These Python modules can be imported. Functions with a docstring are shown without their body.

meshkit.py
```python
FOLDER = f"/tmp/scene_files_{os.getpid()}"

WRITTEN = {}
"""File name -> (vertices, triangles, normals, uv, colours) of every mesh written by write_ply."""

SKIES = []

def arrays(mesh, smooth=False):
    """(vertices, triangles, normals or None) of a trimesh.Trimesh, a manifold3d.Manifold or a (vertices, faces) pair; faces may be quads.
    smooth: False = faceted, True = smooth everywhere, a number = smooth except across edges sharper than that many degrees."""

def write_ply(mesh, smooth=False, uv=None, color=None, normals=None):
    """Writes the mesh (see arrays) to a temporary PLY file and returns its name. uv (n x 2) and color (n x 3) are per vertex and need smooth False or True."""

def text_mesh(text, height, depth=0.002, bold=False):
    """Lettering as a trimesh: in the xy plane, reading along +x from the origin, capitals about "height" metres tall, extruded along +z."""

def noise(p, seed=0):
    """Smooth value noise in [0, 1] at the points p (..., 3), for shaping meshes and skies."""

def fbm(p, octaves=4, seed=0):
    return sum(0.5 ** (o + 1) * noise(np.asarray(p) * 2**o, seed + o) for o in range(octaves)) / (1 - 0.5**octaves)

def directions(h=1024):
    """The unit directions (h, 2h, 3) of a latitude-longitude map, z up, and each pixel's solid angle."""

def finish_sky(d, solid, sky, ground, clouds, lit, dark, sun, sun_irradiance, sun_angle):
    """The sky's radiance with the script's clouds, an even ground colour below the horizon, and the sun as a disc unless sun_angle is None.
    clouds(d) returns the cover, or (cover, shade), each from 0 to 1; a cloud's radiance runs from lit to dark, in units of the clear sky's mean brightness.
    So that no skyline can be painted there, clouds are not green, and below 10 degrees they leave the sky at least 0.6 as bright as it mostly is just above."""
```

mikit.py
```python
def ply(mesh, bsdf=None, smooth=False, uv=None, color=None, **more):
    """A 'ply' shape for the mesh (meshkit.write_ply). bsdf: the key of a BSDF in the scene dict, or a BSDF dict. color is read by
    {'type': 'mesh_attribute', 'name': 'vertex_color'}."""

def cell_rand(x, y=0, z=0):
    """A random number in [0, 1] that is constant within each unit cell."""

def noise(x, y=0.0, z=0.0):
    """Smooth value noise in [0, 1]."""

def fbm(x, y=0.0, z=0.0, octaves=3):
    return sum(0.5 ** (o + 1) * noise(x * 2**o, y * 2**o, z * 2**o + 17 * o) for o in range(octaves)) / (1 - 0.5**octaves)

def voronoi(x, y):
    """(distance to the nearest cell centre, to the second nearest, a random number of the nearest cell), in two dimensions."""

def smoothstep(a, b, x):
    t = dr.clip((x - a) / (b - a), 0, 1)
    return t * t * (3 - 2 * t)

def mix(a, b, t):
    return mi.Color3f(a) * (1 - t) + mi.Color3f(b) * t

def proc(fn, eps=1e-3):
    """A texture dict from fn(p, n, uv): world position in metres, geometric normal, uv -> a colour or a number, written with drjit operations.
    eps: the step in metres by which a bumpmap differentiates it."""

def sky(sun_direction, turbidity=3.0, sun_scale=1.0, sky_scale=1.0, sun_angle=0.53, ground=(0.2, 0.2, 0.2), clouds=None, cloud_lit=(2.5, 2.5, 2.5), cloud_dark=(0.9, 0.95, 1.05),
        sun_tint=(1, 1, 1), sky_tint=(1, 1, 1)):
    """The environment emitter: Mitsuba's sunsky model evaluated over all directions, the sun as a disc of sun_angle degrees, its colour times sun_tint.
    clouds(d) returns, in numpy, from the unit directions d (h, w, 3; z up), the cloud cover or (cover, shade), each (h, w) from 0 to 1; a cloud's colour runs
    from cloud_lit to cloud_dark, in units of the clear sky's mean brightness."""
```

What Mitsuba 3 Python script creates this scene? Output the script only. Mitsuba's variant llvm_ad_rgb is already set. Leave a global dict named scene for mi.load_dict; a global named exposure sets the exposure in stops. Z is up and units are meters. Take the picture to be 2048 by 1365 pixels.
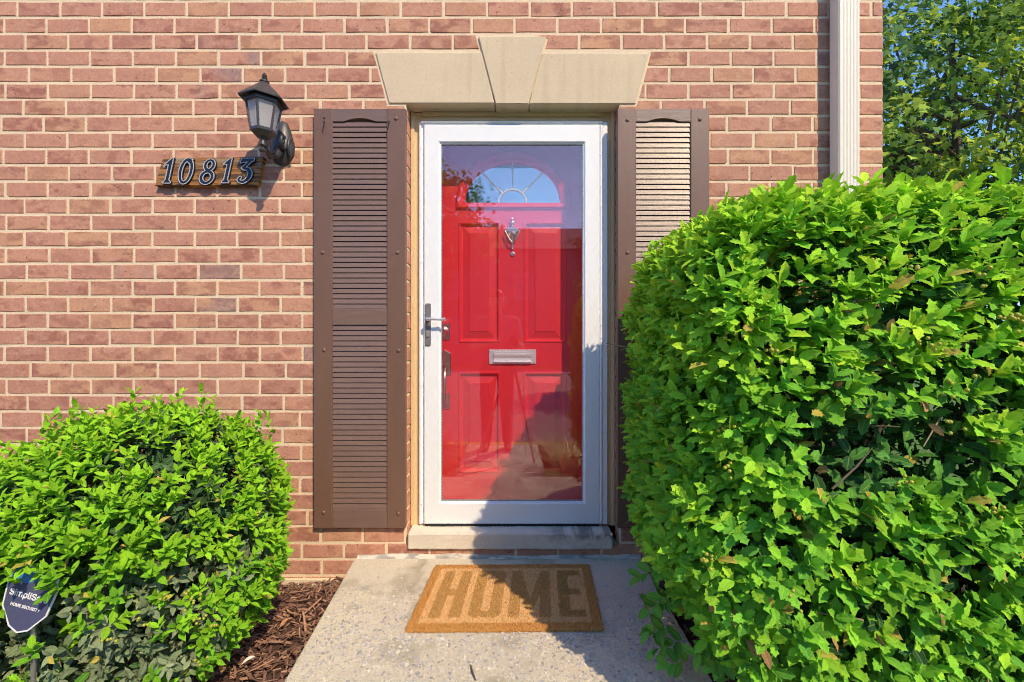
import math, random
import numpy as np, trimesh, drjit as dr, mitsuba as mi, manifold3d as m3, mikit, meshkit
from shapely.geometry import Polygon, LineString, Point, box as sbox
from shapely import affinity, union_all
from mikit import noise, fbm, voronoi, smoothstep, mix

T = mi.ScalarTransform4f
R = np.random.default_rng(7)
PI = math.pi

# ------------------------------------------------------------------ camera, sky, exposure
CAM_D, CAM_H, FPX = 2.25, 1.08, 900.0          # metres from the wall, metres above the pad, focal length in 2048-px units
scene, labels = {}, {}
scene['camera'] = {'type': 'perspective', 'fov': math.degrees(2 * math.atan(1024 / FPX)), 'fov_axis': 'x', 'near_clip': 0.01, 'far_clip': 400.0,
                   'to_world': T().look_at(origin=[0, -CAM_D, CAM_H], target=[0, 0, CAM_H], up=[0, 0, 1])}
SUN = np.array([0.63, -1.0, 1.13])
scene['sky'] = mikit.sky(SUN.tolist(), turbidity=3, sun_scale=0.95, sky_scale=1.9, sun_tint=(1.0, 0.965, 0.90), sky_tint=(0.82, 0.98, 1.22))
exposure = 1.78

# ------------------------------------------------------------------ helpers
def P(px, py, y=0.0):
    """a pixel of the 2048-px photograph, at the depth y behind the wall face -> (x, z)"""
    s = (CAM_D + y) / FPX
    return (px - 1024) * s, CAM_H + (682 - py) * s

def newkey(k):
    if k not in scene and k not in labels and not any(q.startswith(k + '__') for q in (*scene, *labels)):
        return k
    i = 1
    while f'{k}_{i:03d}' in taken: i += 1
    return f'{k}_{i:03d}'

taken = {'camera', 'sky'}
def free(k):
    if k in taken:
        i = COUNT.get(k, 0) + 1
        while f'{k}_{i:03d}' in taken: i += 1
        COUNT[k] = i
        k = f'{k}_{i:03d}'
    taken.add(k)
    return k
COUNT = {}

def thing(name, label, cat, group=None):
    k = free(name)
    labels[k] = {'label': label, 'category': cat}
    if group: labels[k]['group'] = group
    return k

def obj(name, mesh, mat, parent=None, smooth=False, label=None, kind=None, to_world=None, shape=None, **kw):
    k = free(f'{parent}__{name}' if parent else name)
    d = dict(shape) if shape else mikit.ply(mesh, mat, smooth=smooth, **kw)
    if to_world is not None: d['to_world'] = to_world
    scene[k] = d
    if label or kind:
        labels.setdefault(k, {})
        if label: labels[k]['label'] = label
        if kind: labels[k]['kind'] = kind
    return k

def solo(name, mesh, mat, label, cat, group=None, **kw):
    k = obj(name, mesh, mat, **kw)
    labels.setdefault(k, {}).update({'label': label, 'category': cat})
    if group: labels[k]['group'] = group
    return k

def struct(name, mesh, mat, label=None, **kw):
    return obj(name, mesh, mat, kind='structure', label=label, **kw)

cat = trimesh.util.concatenate

def hull(pts):
    return trimesh.convex.convex_hull(np.asarray(pts, float))

def bx(x0, x1, y0, y1, z0, z1, b=0.0):
    """box with chamfered edges"""
    if b <= 0:
        m = trimesh.creation.box([x1 - x0, y1 - y0, z1 - z0]); m.apply_translation([(x0 + x1) / 2, (y0 + y1) / 2, (z0 + z1) / 2]); return m
    pts = []
    for x, sx in ((x0, 1), (x1, -1)):
        for y, sy in ((y0, 1), (y1, -1)):
            for z, sz in ((z0, 1), (z1, -1)):
                pts += [(x, y + sy * b, z + sz * b), (x + sx * b, y, z + sz * b), (x + sx * b, y + sy * b, z)]
    return hull(pts)

def plate(poly, yb, yf, b=0.0):
    """convex outline in the wall plane (x, z), from yb forward to yf, with a bevelled front"""
    p = np.asarray(poly.exterior.coords if hasattr(poly, 'exterior') else poly)
    pts = [(x, yb, z) for x, z in p]
    if b > 0:
        q = np.asarray(Polygon(p).buffer(-b, join_style=2).exterior.coords)
        pts += [(x, yf + b, z) for x, z in p] + [(x, yf, z) for x, z in q]
    else:
        pts += [(x, yf, z) for x, z in p]
    return hull(pts)

def ext(poly, yb, yf):
    """any outline in the wall plane, extruded from yb forward to yf"""
    out = []
    for g in getattr(poly, 'geoms', [poly]):
        if g.area < 1e-9: continue
        m = trimesh.creation.extrude_polygon(g, yb - yf, engine='earcut')
        v = m.vertices.copy()
        m.vertices = np.stack([v[:, 0], yb - v[:, 2], v[:, 1]], 1)
        out.append(m)
    return cat(out)

def extz(poly, z0, z1):
    out = []
    for g in getattr(poly, 'geoms', [poly]):
        if g.area < 1e-9: continue
        m = trimesh.creation.extrude_polygon(g, z1 - z0, engine='earcut'); m.apply_translation([0, 0, z0]); out.append(m)
    return cat(out)

def loft(rings, cap=True):
    """rings: list of (outline (n, 2) in the wall plane, y)"""
    n = len(rings[0][0]); v, f = [], []
    for p, y in rings: v += [(x, y, z) for x, z in p]
    for r in range(len(rings) - 1):
        for i in range(n):
            j = (i + 1) % n; a, b, c, d = r * n + i, r * n + j, (r + 1) * n + j, (r + 1) * n + i
            f += [(a, b, c), (a, c, d)]
    if cap:
        k = (len(rings) - 1) * n
        f += [(k, k + i, k + i + 1) for i in range(1, n - 1)]
    return trimesh.Trimesh(np.array(v), np.array(f), process=False)

def lathe(profile, n=24, at=(0, 0, 0)):
    m = trimesh.creation.revolve(np.asarray(profile, float), sections=n); m.apply_translation(at); return m

def tube(pts, rad, n=8, closed=False):
    p = np.asarray(pts, float); rad = np.broadcast_to(rad, (len(p),))
    t = np.gradient(p, axis=0); t /= np.linalg.norm(t, axis=1, keepdims=True) + 1e-12
    ref = np.array([0.31, 0.87, 0.37]); a = np.cross(t, ref); a /= np.linalg.norm(a, axis=1, keepdims=True) + 1e-9; b = np.cross(t, a)
    ang = np.arange(n) * 2 * PI / n
    v = p[:, None] + rad[:, None, None] * (np.cos(ang)[None, :, None] * a[:, None] + np.sin(ang)[None, :, None] * b[:, None])
    f = []
    for i in range(len(p) - 1):
        for j in range(n):
            k = (j + 1) % n
            f += [(i * n + j, i * n + k, (i + 1) * n + k), (i * n + j, (i + 1) * n + k, (i + 1) * n + j)]
    v = v.reshape(-1, 3); c0, c1 = len(v), len(v) + 1
    v = np.vstack([v, p[0], p[-1]])
    for j in range(n):
        k = (j + 1) % n
        f += [(c0, k, j), (c1, (len(p) - 1) * n + j, (len(p) - 1) * n + k)]
    m = trimesh.Trimesh(v, np.array(f), process=False)
    return m

def sphere(c, r, sub=2):
    m = trimesh.creation.icosphere(subdivisions=sub, radius=1.0); m.apply_scale(r); m.apply_translation(c); return m

def rot(m, axis, deg, at=(0, 0, 0)):
    m.apply_transform(trimesh.transformations.rotation_matrix(math.radians(deg), axis, at)); return m

def unit(v):
    v = np.asarray(v, float); return v / (np.linalg.norm(v, axis=-1, keepdims=True) + 1e-12)

# ------------------------------------------------------------------ materials
def mat(name, color, rough=0.5, metallic=0.0, bump=None, bscale=0.001, eps=1e-3, **kw):
    c = mikit.proc(color) if callable(color) else color if isinstance(color, dict) else {'type': 'rgb', 'value': list(color)}
    d = {'type': 'principled', 'base_color': c, 'roughness': rough, 'metallic': metallic, **kw}
    if bump: d = {'type': 'bumpmap', 'arbitrary': mikit.proc(bump, eps), 'scale': bscale, 'bsdf': d}
    scene[name] = {'type': 'twosided', 'bsdf': d}
    return name
VC = {'type': 'mesh_attribute', 'name': 'vertex_color'}

def brick_col(p, n, uv):
    k = dr.floor(uv.x / 4.0); a = mikit.cell_rand(k, 3, 1); b = mikit.cell_rand(k, 7, 2); c = mikit.cell_rand(k, 11, 5)
    x, z = p.x * 1.0 + p.y, p.z
    base = mix((0.50, 0.250, 0.168), (0.43, 0.208, 0.146), a)
    base = mix(base, (0.51, 0.275, 0.165), smoothstep(0.62, 0.95, b))
    blotch = fbm(x * 18 + k * 3.7, z * 30, k * 1.3, 4)
    base = mix(base, (0.25, 0.085, 0.065), smoothstep(0.50 - 0.13 * b, 0.74 - 0.13 * b, blotch) * (0.12 + 0.62 * c))
    base = mix(base, (0.28, 0.19, 0.18), smoothstep(0.95, 0.99, c) * smoothstep(0.30, 0.75, noise(x * 11 + k, z * 6, 2.0)) * 0.7)
    base = mix(base, (0.55, 0.34, 0.25), smoothstep(0.55, 0.8, fbm(x * 40, z * 55, 9.0, 3)) * 0.35)
    pit = smoothstep(0.78, 0.90, fbm(x * 75, z * 110, k, 2)) * smoothstep(0.45, 0.7, noise(x * 14, z * 14, k))
    return base * (1 - 0.65 * pit) * (0.90 + 0.20 * noise(x * 160, z * 160, 1.0))
def brick_bump(p, n, uv):
    x, z = p.x + p.y, p.z
    return fbm(x * 90, z * 90, p.y * 30, 3) - 0.8 * smoothstep(0.74, 0.88, fbm(x * 75, z * 110, 4.0, 2))
mat('m_brick', brick_col, 0.85, bump=brick_bump, bscale=0.0016)
def mortar_col(p, n, uv):
    a = fbm(p.x * 6 + p.y, p.z * 6, 0.0, 3); b = noise(p.x * 240, p.z * 240, p.y * 200)
    return mix((0.74, 0.60, 0.41), (0.66, 0.55, 0.39), a) * (0.86 + 0.22 * b)
mat('m_mortar', mortar_col, 0.95, bump=lambda p, n, uv: fbm(p.x * 150, p.z * 150, p.y * 150, 2), bscale=0.0014)
def stone_col(p, n, uv):
    a = fbm(p.x * 5, p.z * 5, p.y * 5, 3); b = noise(p.x * 300, p.z * 300, p.y * 300); c = smoothstep(0.84, 0.90, noise(p.x * 70, p.z * 70, p.y * 70))
    return mix((0.63, 0.52, 0.36), (0.56, 0.465, 0.325), a) * (0.9 + 0.16 * b) * (1 - 0.22 * c) * (1 - 0.07 * smoothstep(0.5, 0.75, fbm(p.x * 24, p.z * 2.5, 3.0, 3)))
mat('m_stone', stone_col, 0.9, bump=lambda p, n, uv: fbm(p.x * 120, p.z * 120, p.y * 120, 2), bscale=0.0008)
def step_col(p, n, uv):
    a = fbm(p.x * 9, p.z * 14, p.y * 9, 4)
    dirt = smoothstep(0.40, 0.75, fbm(p.x * 26, p.z * 40, p.y * 20, 4)) * smoothstep(-0.1, 0.45, p.x) * 0.85
    top = smoothstep(0.085, 0.115, p.z) * smoothstep(-0.02, 0.4, p.x) * smoothstep(0.35, 0.6, fbm(p.x * 40, p.z * 20, 0.0, 3))
    base = mix((0.72, 0.64, 0.52), (0.60, 0.54, 0.45), a) * (0.86 + 0.2 * noise(p.x * 200, p.z * 200, p.y * 200))
    return mix(mix(base, (0.15, 0.14, 0.13), dirt * 0.55), (0.09, 0.09, 0.09), top * 0.6)
mat('m_step', step_col, 0.92, bump=lambda p, n, uv: fbm(p.x * 110, p.z * 110, p.y * 110, 3), bscale=0.002)
mat('m_trim', lambda p, n, uv: mix((0.66, 0.50, 0.27), (0.58, 0.45, 0.26), fbm(p.x * 30, p.z * 4, p.y * 30, 3)), 0.55)
mat('m_white', (0.76, 0.79, 0.82), 0.35)
mat('m_gasket', (0.20, 0.21, 0.22), 0.6)
mat('m_black', (0.012, 0.014, 0.022), 0.6)
def grain(p, n, uv): return fbm(p.x * 12 + p.z * 1.5, p.z * 420 + 3 * noise(p.x * 9, p.z * 5, 0.0), p.y * 50, 2)
def grain_v(p, n, uv): return fbm(p.x * 420, p.z * 9, p.y * 50, 2)
mat('m_shutter', lambda p, n, uv: mix((0.142, 0.078, 0.055), (0.170, 0.096, 0.070), fbm(p.x * 14, p.z * 3, 0.0, 3)), 0.40, bump=grain_v, bscale=0.0007, specular=0.55)
mat('m_slat', lambda p, n, uv: mix((0.155, 0.098, 0.080), (0.185, 0.118, 0.095), fbm(p.x * 8, p.z * 60, 0.0, 3)), 0.40, bump=grain, bscale=0.0005, specular=0.55)
def red_col(p, n, uv): return mix((0.72, 0.028, 0.045), (0.64, 0.024, 0.040), fbm(p.x * 5, p.z * 3, 0.0, 3))
mat('m_red', red_col, 0.38, specular=0.4)
mat('m_nickel', (0.72, 0.67, 0.62), 0.28, metallic=1.0)
mat('m_steel', (0.62, 0.62, 0.64), 0.35, metallic=0.8)
mat('m_silver', (0.78, 0.76, 0.80), 0.38, metallic=0.55)
mat('m_greyplate', (0.20, 0.195, 0.205), 0.45, metallic=0.3)
mat('m_iron', lambda p, n, uv: mix((0.028, 0.028, 0.031), (0.05, 0.05, 0.053), fbm(p.x * 60, p.z * 60, p.y * 60, 3)), 0.42, specular=0.6)
scene['m_lampglass'] = {'type': 'principledthin', 'base_color': {'type': 'rgb', 'value': [0.88, 0.89, 0.90]}, 'roughness': 0.25, 'diff_trans': 1.0, 'spec_trans': 0.35, 'eta': 1.5}
scene['m_glass'] = {'type': 'thindielectric', 'int_ior': 2.0}
scene['m_fanglass'] = {'type': 'thindielectric', 'int_ior': 3.0}
mat('m_muntin', (0.72, 0.66, 0.42), 0.4)
def wood_col(p, n, uv):
    w = fbm(p.x * 9 + 2 * noise(p.x * 14, p.z * 40, 0.0), p.z * 150, p.y * 20, 4); d = smoothstep(0.30, 0.62, noise(p.x * 17 + 3.0, p.z * 60, 0.0))
    c = mix((0.46, 0.215, 0.05), (0.22, 0.095, 0.03), w)
    c = mix(c, (0.045, 0.027, 0.016), smoothstep(0.44, 0.60, w) * 0.85)
    grey = smoothstep(1.95, 1.99, p.z + 0.03 * noise(p.x * 30, p.z * 90, 1.0))
    return mix(c, (0.30, 0.25, 0.18), grey * d * 0.8)
mat('m_wood', wood_col, 0.6, bump=lambda p, n, uv: fbm(p.x * 12, p.z * 220, p.y * 60, 3), bscale=0.0015)
mat('m_navy', (0.009, 0.013, 0.028), 0.4)
mat('m_rim', (0.52, 0.53, 0.56), 0.4)
mat('m_gutter', (0.72, 0.665, 0.57), 0.42)
def conc_col(p, n, uv):
    a = fbm(p.x * 3, p.y * 3, 0.0, 4); b = noise(p.x * 260, p.y * 260, p.z * 200)
    base = mix((0.61, 0.55, 0.415), (0.49, 0.45, 0.35), a) * (0.84 + 0.26 * b)
    stain = smoothstep(0.56, 0.72, fbm(p.x * 7 + 3, p.y * 7, 2.0, 3)) * smoothstep(-0.9, -0.3, -p.x) * 0.55
    dx = dr.abs(p.x + 0.42); edge = smoothstep(0.10, 0.0, dx) * smoothstep(-0.62, -0.5, p.y) * smoothstep(0.35, 0.6, fbm(p.x * 18, p.y * 9, 5.0, 3)) * 0.6
    f1, f2, r = voronoi(p.x * 75 + 0.6 * noise(p.x * 40, p.y * 40, 0.0), p.y * 95)
    agg = smoothstep(0.36, 0.26, f1) * smoothstep(0.45, 0.5, r) * smoothstep(0.12, -0.02, p.y + 0.22 + 0.15 * noise(p.x * 9, p.y * 9, 1.0))
    pc = mix((0.30, 0.31, 0.33), (0.66, 0.62, 0.54), smoothstep(0.6, 0.95, r))
    c = mix(base, (0.29, 0.255, 0.17), dr.clip(stain + edge, 0, 0.8))
    return mix(c, pc, agg * 0.7)
mat('m_concrete', conc_col, 0.9, bump=lambda p, n, uv: fbm(p.x * 140, p.y * 140, p.z * 140, 3) + 0.6 * fbm(p.x * 30, p.y * 30, 0.0, 2), bscale=0.0022)
mat('m_smear', lambda p, n, uv: mix((0.30, 0.29, 0.27), (0.62, 0.57, 0.49), smoothstep(0.3, 0.6, fbm(p.x * 20, p.z * 60, p.y * 30, 3))), 0.9, bump=lambda p, n, uv: fbm(p.x * 60, p.z * 90, p.y * 90, 3), bscale=0.003)
mat('m_vc', VC, 0.85)
mat('m_vcgloss', VC, 0.4)
mat('m_coir', VC, 0.95)
mat('m_mulchbase', lambda p, n, uv: mix((0.09, 0.05, 0.035), (0.04, 0.022, 0.016), fbm(p.x * 40, p.y * 40, p.z * 40, 3)), 0.95)
scene['m_leaf'] = {'type': 'principledthin', 'base_color': VC, 'roughness': 0.22, 'diff_trans': 0.45, 'spec_trans': 0.0, 'eta': 1.75}
scene['m_blade'] = {'type': 'principledthin', 'base_color': VC, 'roughness': 0.5, 'diff_trans': 1.25, 'spec_trans': 0.0, 'eta': 1.4}
scene['m_treeleaf'] = {'type': 'principledthin', 'base_color': VC, 'roughness': 0.45, 'diff_trans': 0.7, 'spec_trans': 0.0, 'eta': 1.45}
mat('m_berry', (0.34, 0.36, 0.04), 0.3)
mat('m_bark', lambda p, n, uv: mix((0.16, 0.125, 0.10), (0.08, 0.06, 0.048), fbm(p.x * 40, p.y * 40, p.z * 12, 3)), 0.9)
mat('m_twig', (0.28, 0.21, 0.14), 0.8)
mat('m_asphalt', lambda p, n, uv: mix((0.16, 0.155, 0.15), (0.12, 0.118, 0.115), fbm(p.x * 3, p.y * 3, 0.0, 4)), 0.9)
mat('m_lawn', lambda p, n, uv: mix((0.05, 0.11, 0.02), (0.08, 0.14, 0.03), fbm(p.x * 4, p.y * 4, 0.0, 4)), 0.95)
mat('m_yellow', (0.55, 0.36, 0.05), 0.7)
mat('m_curb', (0.42, 0.40, 0.37), 0.85)
mat('m_interior', (0.30, 0.28, 0.26), 0.8)
mat('m_farwall', lambda p, n, uv: mix((0.22, 0.10, 0.075), (0.28, 0.13, 0.09), fbm(p.x * 5, p.z * 14, 0.0, 3)), 0.9)
mat('m_farroof', (0.07, 0.068, 0.07), 0.85)
mat('m_farglass', (0.03, 0.04, 0.05), 0.08)

# ------------------------------------------------------------------ the setting: ground
PADL0, PADL1, PADR = -0.785, -0.70, 0.64
MZ = -0.125
def sheet(x0, x1, y0, y1, z, nx=2, ny=2, bump=0.0, fq=2.0, seed=0):
    X, Y = np.meshgrid(np.linspace(x0, x1, nx), np.linspace(y0, y1, ny))
    Z = z + bump * (meshkit.fbm(np.stack([X * fq, Y * fq, X * 0], -1), 3, seed) - 0.5)
    i, j = np.meshgrid(np.arange(nx - 1), np.arange(ny - 1)); a = (j * nx + i).ravel()
    f = np.concatenate([np.stack([a, a + 1, a + nx + 1], 1), np.stack([a, a + nx + 1, a + nx], 1)])
    return trimesh.Trimesh(np.stack([X, Y, Z], -1).reshape(-1, 3), f, process=False)
struct('ground', sheet(-150, 150, -150, 150, -0.36), 'm_lawn')
struct('parking_lot', sheet(-40, 40, -19, -3.02, -0.30), 'm_asphalt')
struct('mulch_bed', sheet(-4.2, PADL0 + 0.12, -2.4, 0.03, MZ, 90, 60, 0.05, 4.0, 1), 'm_mulchbase', smooth=True)
struct('mulch_bed', sheet(PADR - 0.1, 3.4, -2.4, 0.03, MZ - 0.01, 60, 50, 0.05, 4.0, 2), 'm_mulchbase', smooth=True)
# concrete pad at the door, then walkway slabs to the kerb
pad = Polygon([(PADL0, -0.002), (PADL1, -1.18), (PADR, -1.18), (PADR, -0.002)])
def slab(poly, z0, z1, b=0.008):
    p = np.asarray(poly.exterior.coords); q = np.asarray(poly.buffer(-b, join_style=2).exterior.coords)
    return hull([(x, y, z0) for x, y in p] + [(x, y, z1 - b) for x, y in p] + [(x, y, z1) for x, y in q])
pad_k = struct('concrete_pad', slab(pad, -0.35, 0.0), 'm_concrete')
for i, (ya, yb) in enumerate(((-1.19, -1.98), (-1.99, -2.86))):
    struct('walkway', slab(sbox(-0.52, yb, 0.30, ya), -0.4, -0.10 - 0.03 * i), 'm_concrete')
struct('curb', bx(-40, 40, -3.02, -2.87, -0.45, -0.135, 0.012), 'm_yellow')

# ------------------------------------------------------------------ the house
house = thing('brick_house', 'red brick house front with cream stone lintel over the recessed doorway', 'house')
OX0, OX1 = P(813, 0)[0], P(1238, 0)[0]          # brick opening
OZ1 = P(0, 206)[1]; OZ0 = 0.050
WX0, WX1, WZ0, WZ1 = -4.4, P(1766, 0)[0], -0.30, 4.2
MY = 0.0015                                       # mortar face
wall_m = cat([bx(WX0, OX0 - 0.003, MY, 0.085, WZ0, WZ1), bx(OX1 + 0.003, WX1 - 0.003, MY, 0.085, WZ0, WZ1), bx(OX0 - 0.003, OX1 + 0.003, MY, 0.085, OZ1 + 0.05, WZ1),
              bx(OX0 - 0.003, OX1 + 0.003, MY, 0.30, WZ0, OZ0 - 0.008)])
front = obj('front_wall', wall_m, 'm_mortar', house)
obj('side_wall', cat([bx(WX1 - 0.1, WX1 - 0.004, 0.086, 7.0, WZ0, WZ1)]), 'm_mortar', house)
obj('back_wall', bx(WX0, WX1 - 0.1, 6.9, 7.0, WZ0, WZ1), 'm_interior', house)
obj('far_side_wall', bx(WX0 - 0.1, WX0 - 0.002, 0.0, 7.0, WZ0, WZ1), 'm_mortar', house)
obj('roof', cat([bx(WX0 - 0.2, WX1 + 0.15, 0.02, 7.2, WZ1 + 0.002, WZ1 + 0.1)]), 'm_farroof', house)
obj('inner_wall', cat([bx(-1.6, -1.55, 0.31, 4.0, 0.0, 2.7), bx(1.55, 1.6, 0.31, 4.0, 0.0, 2.7), bx(-1.55, 1.55, 3.95, 4.0, 0.0, 2.7), bx(-1.6, 1.6, 0.31, 4.0, 2.702, 2.75), bx(-1.6, 1.6, 0.31, 4.0, -0.05, -0.002)]), 'm_interior', house)
obj('foundation_band', bx(WX0, OX0 - 0.25, -0.012, 0.0, WZ0, -0.104, 0.003), 'm_mortar', house)

# lintel stones
def PP(pts, y=0.0): return [P(a, b, y) for a, b in pts]
LY = -0.006
left_l = PP([(751, 105), (963, 105), (991, 206), (778, 206)], LY)
key_l = PP([(957, 73.5), (1092, 73.5), (1057.5, 208), (991.5, 208)], LY)
right_l = PP([(1085, 106), (1298, 106), (1271, 207), (1060, 207)], LY)
left_p = Polygon(left_l).difference(Polygon(key_l).buffer(0.005, join_style=2))
right_p = Polygon(right_l).difference(Polygon(key_l).buffer(0.004, join_style=2))
left_p = max(getattr(left_p, 'geoms', [left_p]), key=lambda g: g.area); right_p = max(getattr(right_p, 'geoms', [right_p]), key=lambda g: g.area)
obj('lintel_stone', plate(left_p, 0.085, LY, 0.003), 'm_stone', house, label='left cream lintel stone')
obj('lintel_stone', plate(right_p, 0.085, LY, 0.003), 'm_stone', house, label='right cream lintel stone')
obj('keystone', plate(Polygon(key_l), 0.08, LY - 0.004, 0.003), 'm_stone', house)
seam = Polygon(PP([(1082, 118), (1085, 118), (1063, 206), (1059, 207)], LY))
obj('joint_caulk', ext(seam, 0.04, LY + 0.001), 'm_trim', house)
lintel_all = union_all([Polygon(left_l), Polygon(key_l), Polygon(right_l)])

# bricks
PITCHX, PITCHZ, J = 0.2132, 32.8 * 0.0025, 0.0130
zjoint = [P(0, 2 + 32.83 * k)[1] for k in range(-24, 38)]
l_bush = Polygon([(-400, 905), (90, 850), (220, 830), (400, 800), (530, 825), (565, 930), (585, 1040), (570, 1150), (480, 1400), (-400, 1400)])
r_bush = Polygon([(1245, 500), (1400, 390), (1640, 350), (1900, 340), (1900, 1400), (1400, 1400), (1300, 1240), (1315, 1100), (1255, 900)])
shut = [sbox(628, 217, 811, 1056), sbox(1235, 218, 1418, 1056), sbox(1664, -100, 1721, 400)]
opening = sbox(OX0, OZ0 - 0.2, OX1, OZ1 + 0.3)
hole = union_all([sbox(OX0 - 0.0, OZ0 + 0.004, OX1, OZ1 + 0.02), lintel_all.buffer(0.012, join_style=2)])

def rough_outline(poly):
    """the outline with a few more points along its edges, nudged as worn brick edges are"""
    c = np.asarray(poly.exterior.coords)[:-1]; out = []
    if not poly.exterior.is_ccw: c = c[::-1]
    n = len(c)
    chip = R.random() < 0.22; chip_at = R.integers(0, n)
    for i in range(n):
        a, b = c[i], c[(i + 1) % n]; L = np.linalg.norm(b - a)
        if chip and i == chip_at and L > 0.04:
            prev = c[i - 1]; s = R.uniform(0.004, 0.011)
            out += [a + (prev - a) / np.linalg.norm(prev - a) * s * R.uniform(.5, 1.2), a + (b - a) / L * s]
        else: out.append(a + R.normal(0, 0.0006, 2))
        if L > 0.10:
            for t in (0.33 + R.uniform(-.1, .1), 0.68 + R.uniform(-.1, .1)): out.append(a + (b - a) * t + R.normal(0, 0.0008, 2))
    return np.array(out)

def brick_mesh(poly, k):
    o = rough_outline(poly); c = o.mean(0); n = len(o)
    q = Polygon(o).buffer(0)
    yf = -0.0012 - R.uniform(0, 0.0012); tilt = R.normal(0, 0.0006)
    inner = c + (o - c) * (1 - 0.0028 / np.maximum(np.abs(o - c), 0.02))
    v = np.vstack([np.c_[o[:, 0], np.full(n, 0.02), o[:, 1]], np.c_[o[:, 0], np.full(n, yf + 0.0022), o[:, 1]],
                   np.c_[inner[:, 0], yf + tilt * np.sign(inner[:, 0] - c[0]), inner[:, 1]], [[c[0], yf, c[1]]]])
    f = []
    for r in range(2):
        for i in range(n):
            j = (i + 1) % n; f += [(r * n + i, r * n + j, (r + 1) * n + j), (r * n + i, (r + 1) * n + j, (r + 1) * n + i)]
    f += [(2 * n + i, 2 * n + (i + 1) % n, 3 * n) for i in range(n)]
    uv = np.stack([4.0 * k + np.clip((v[:, 0] - c[0]) * 4 + 2, 0.2, 3.8), v[:, 2]], 1)
    return trimesh.Trimesh(v, np.array(f), process=False), uv

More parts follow.
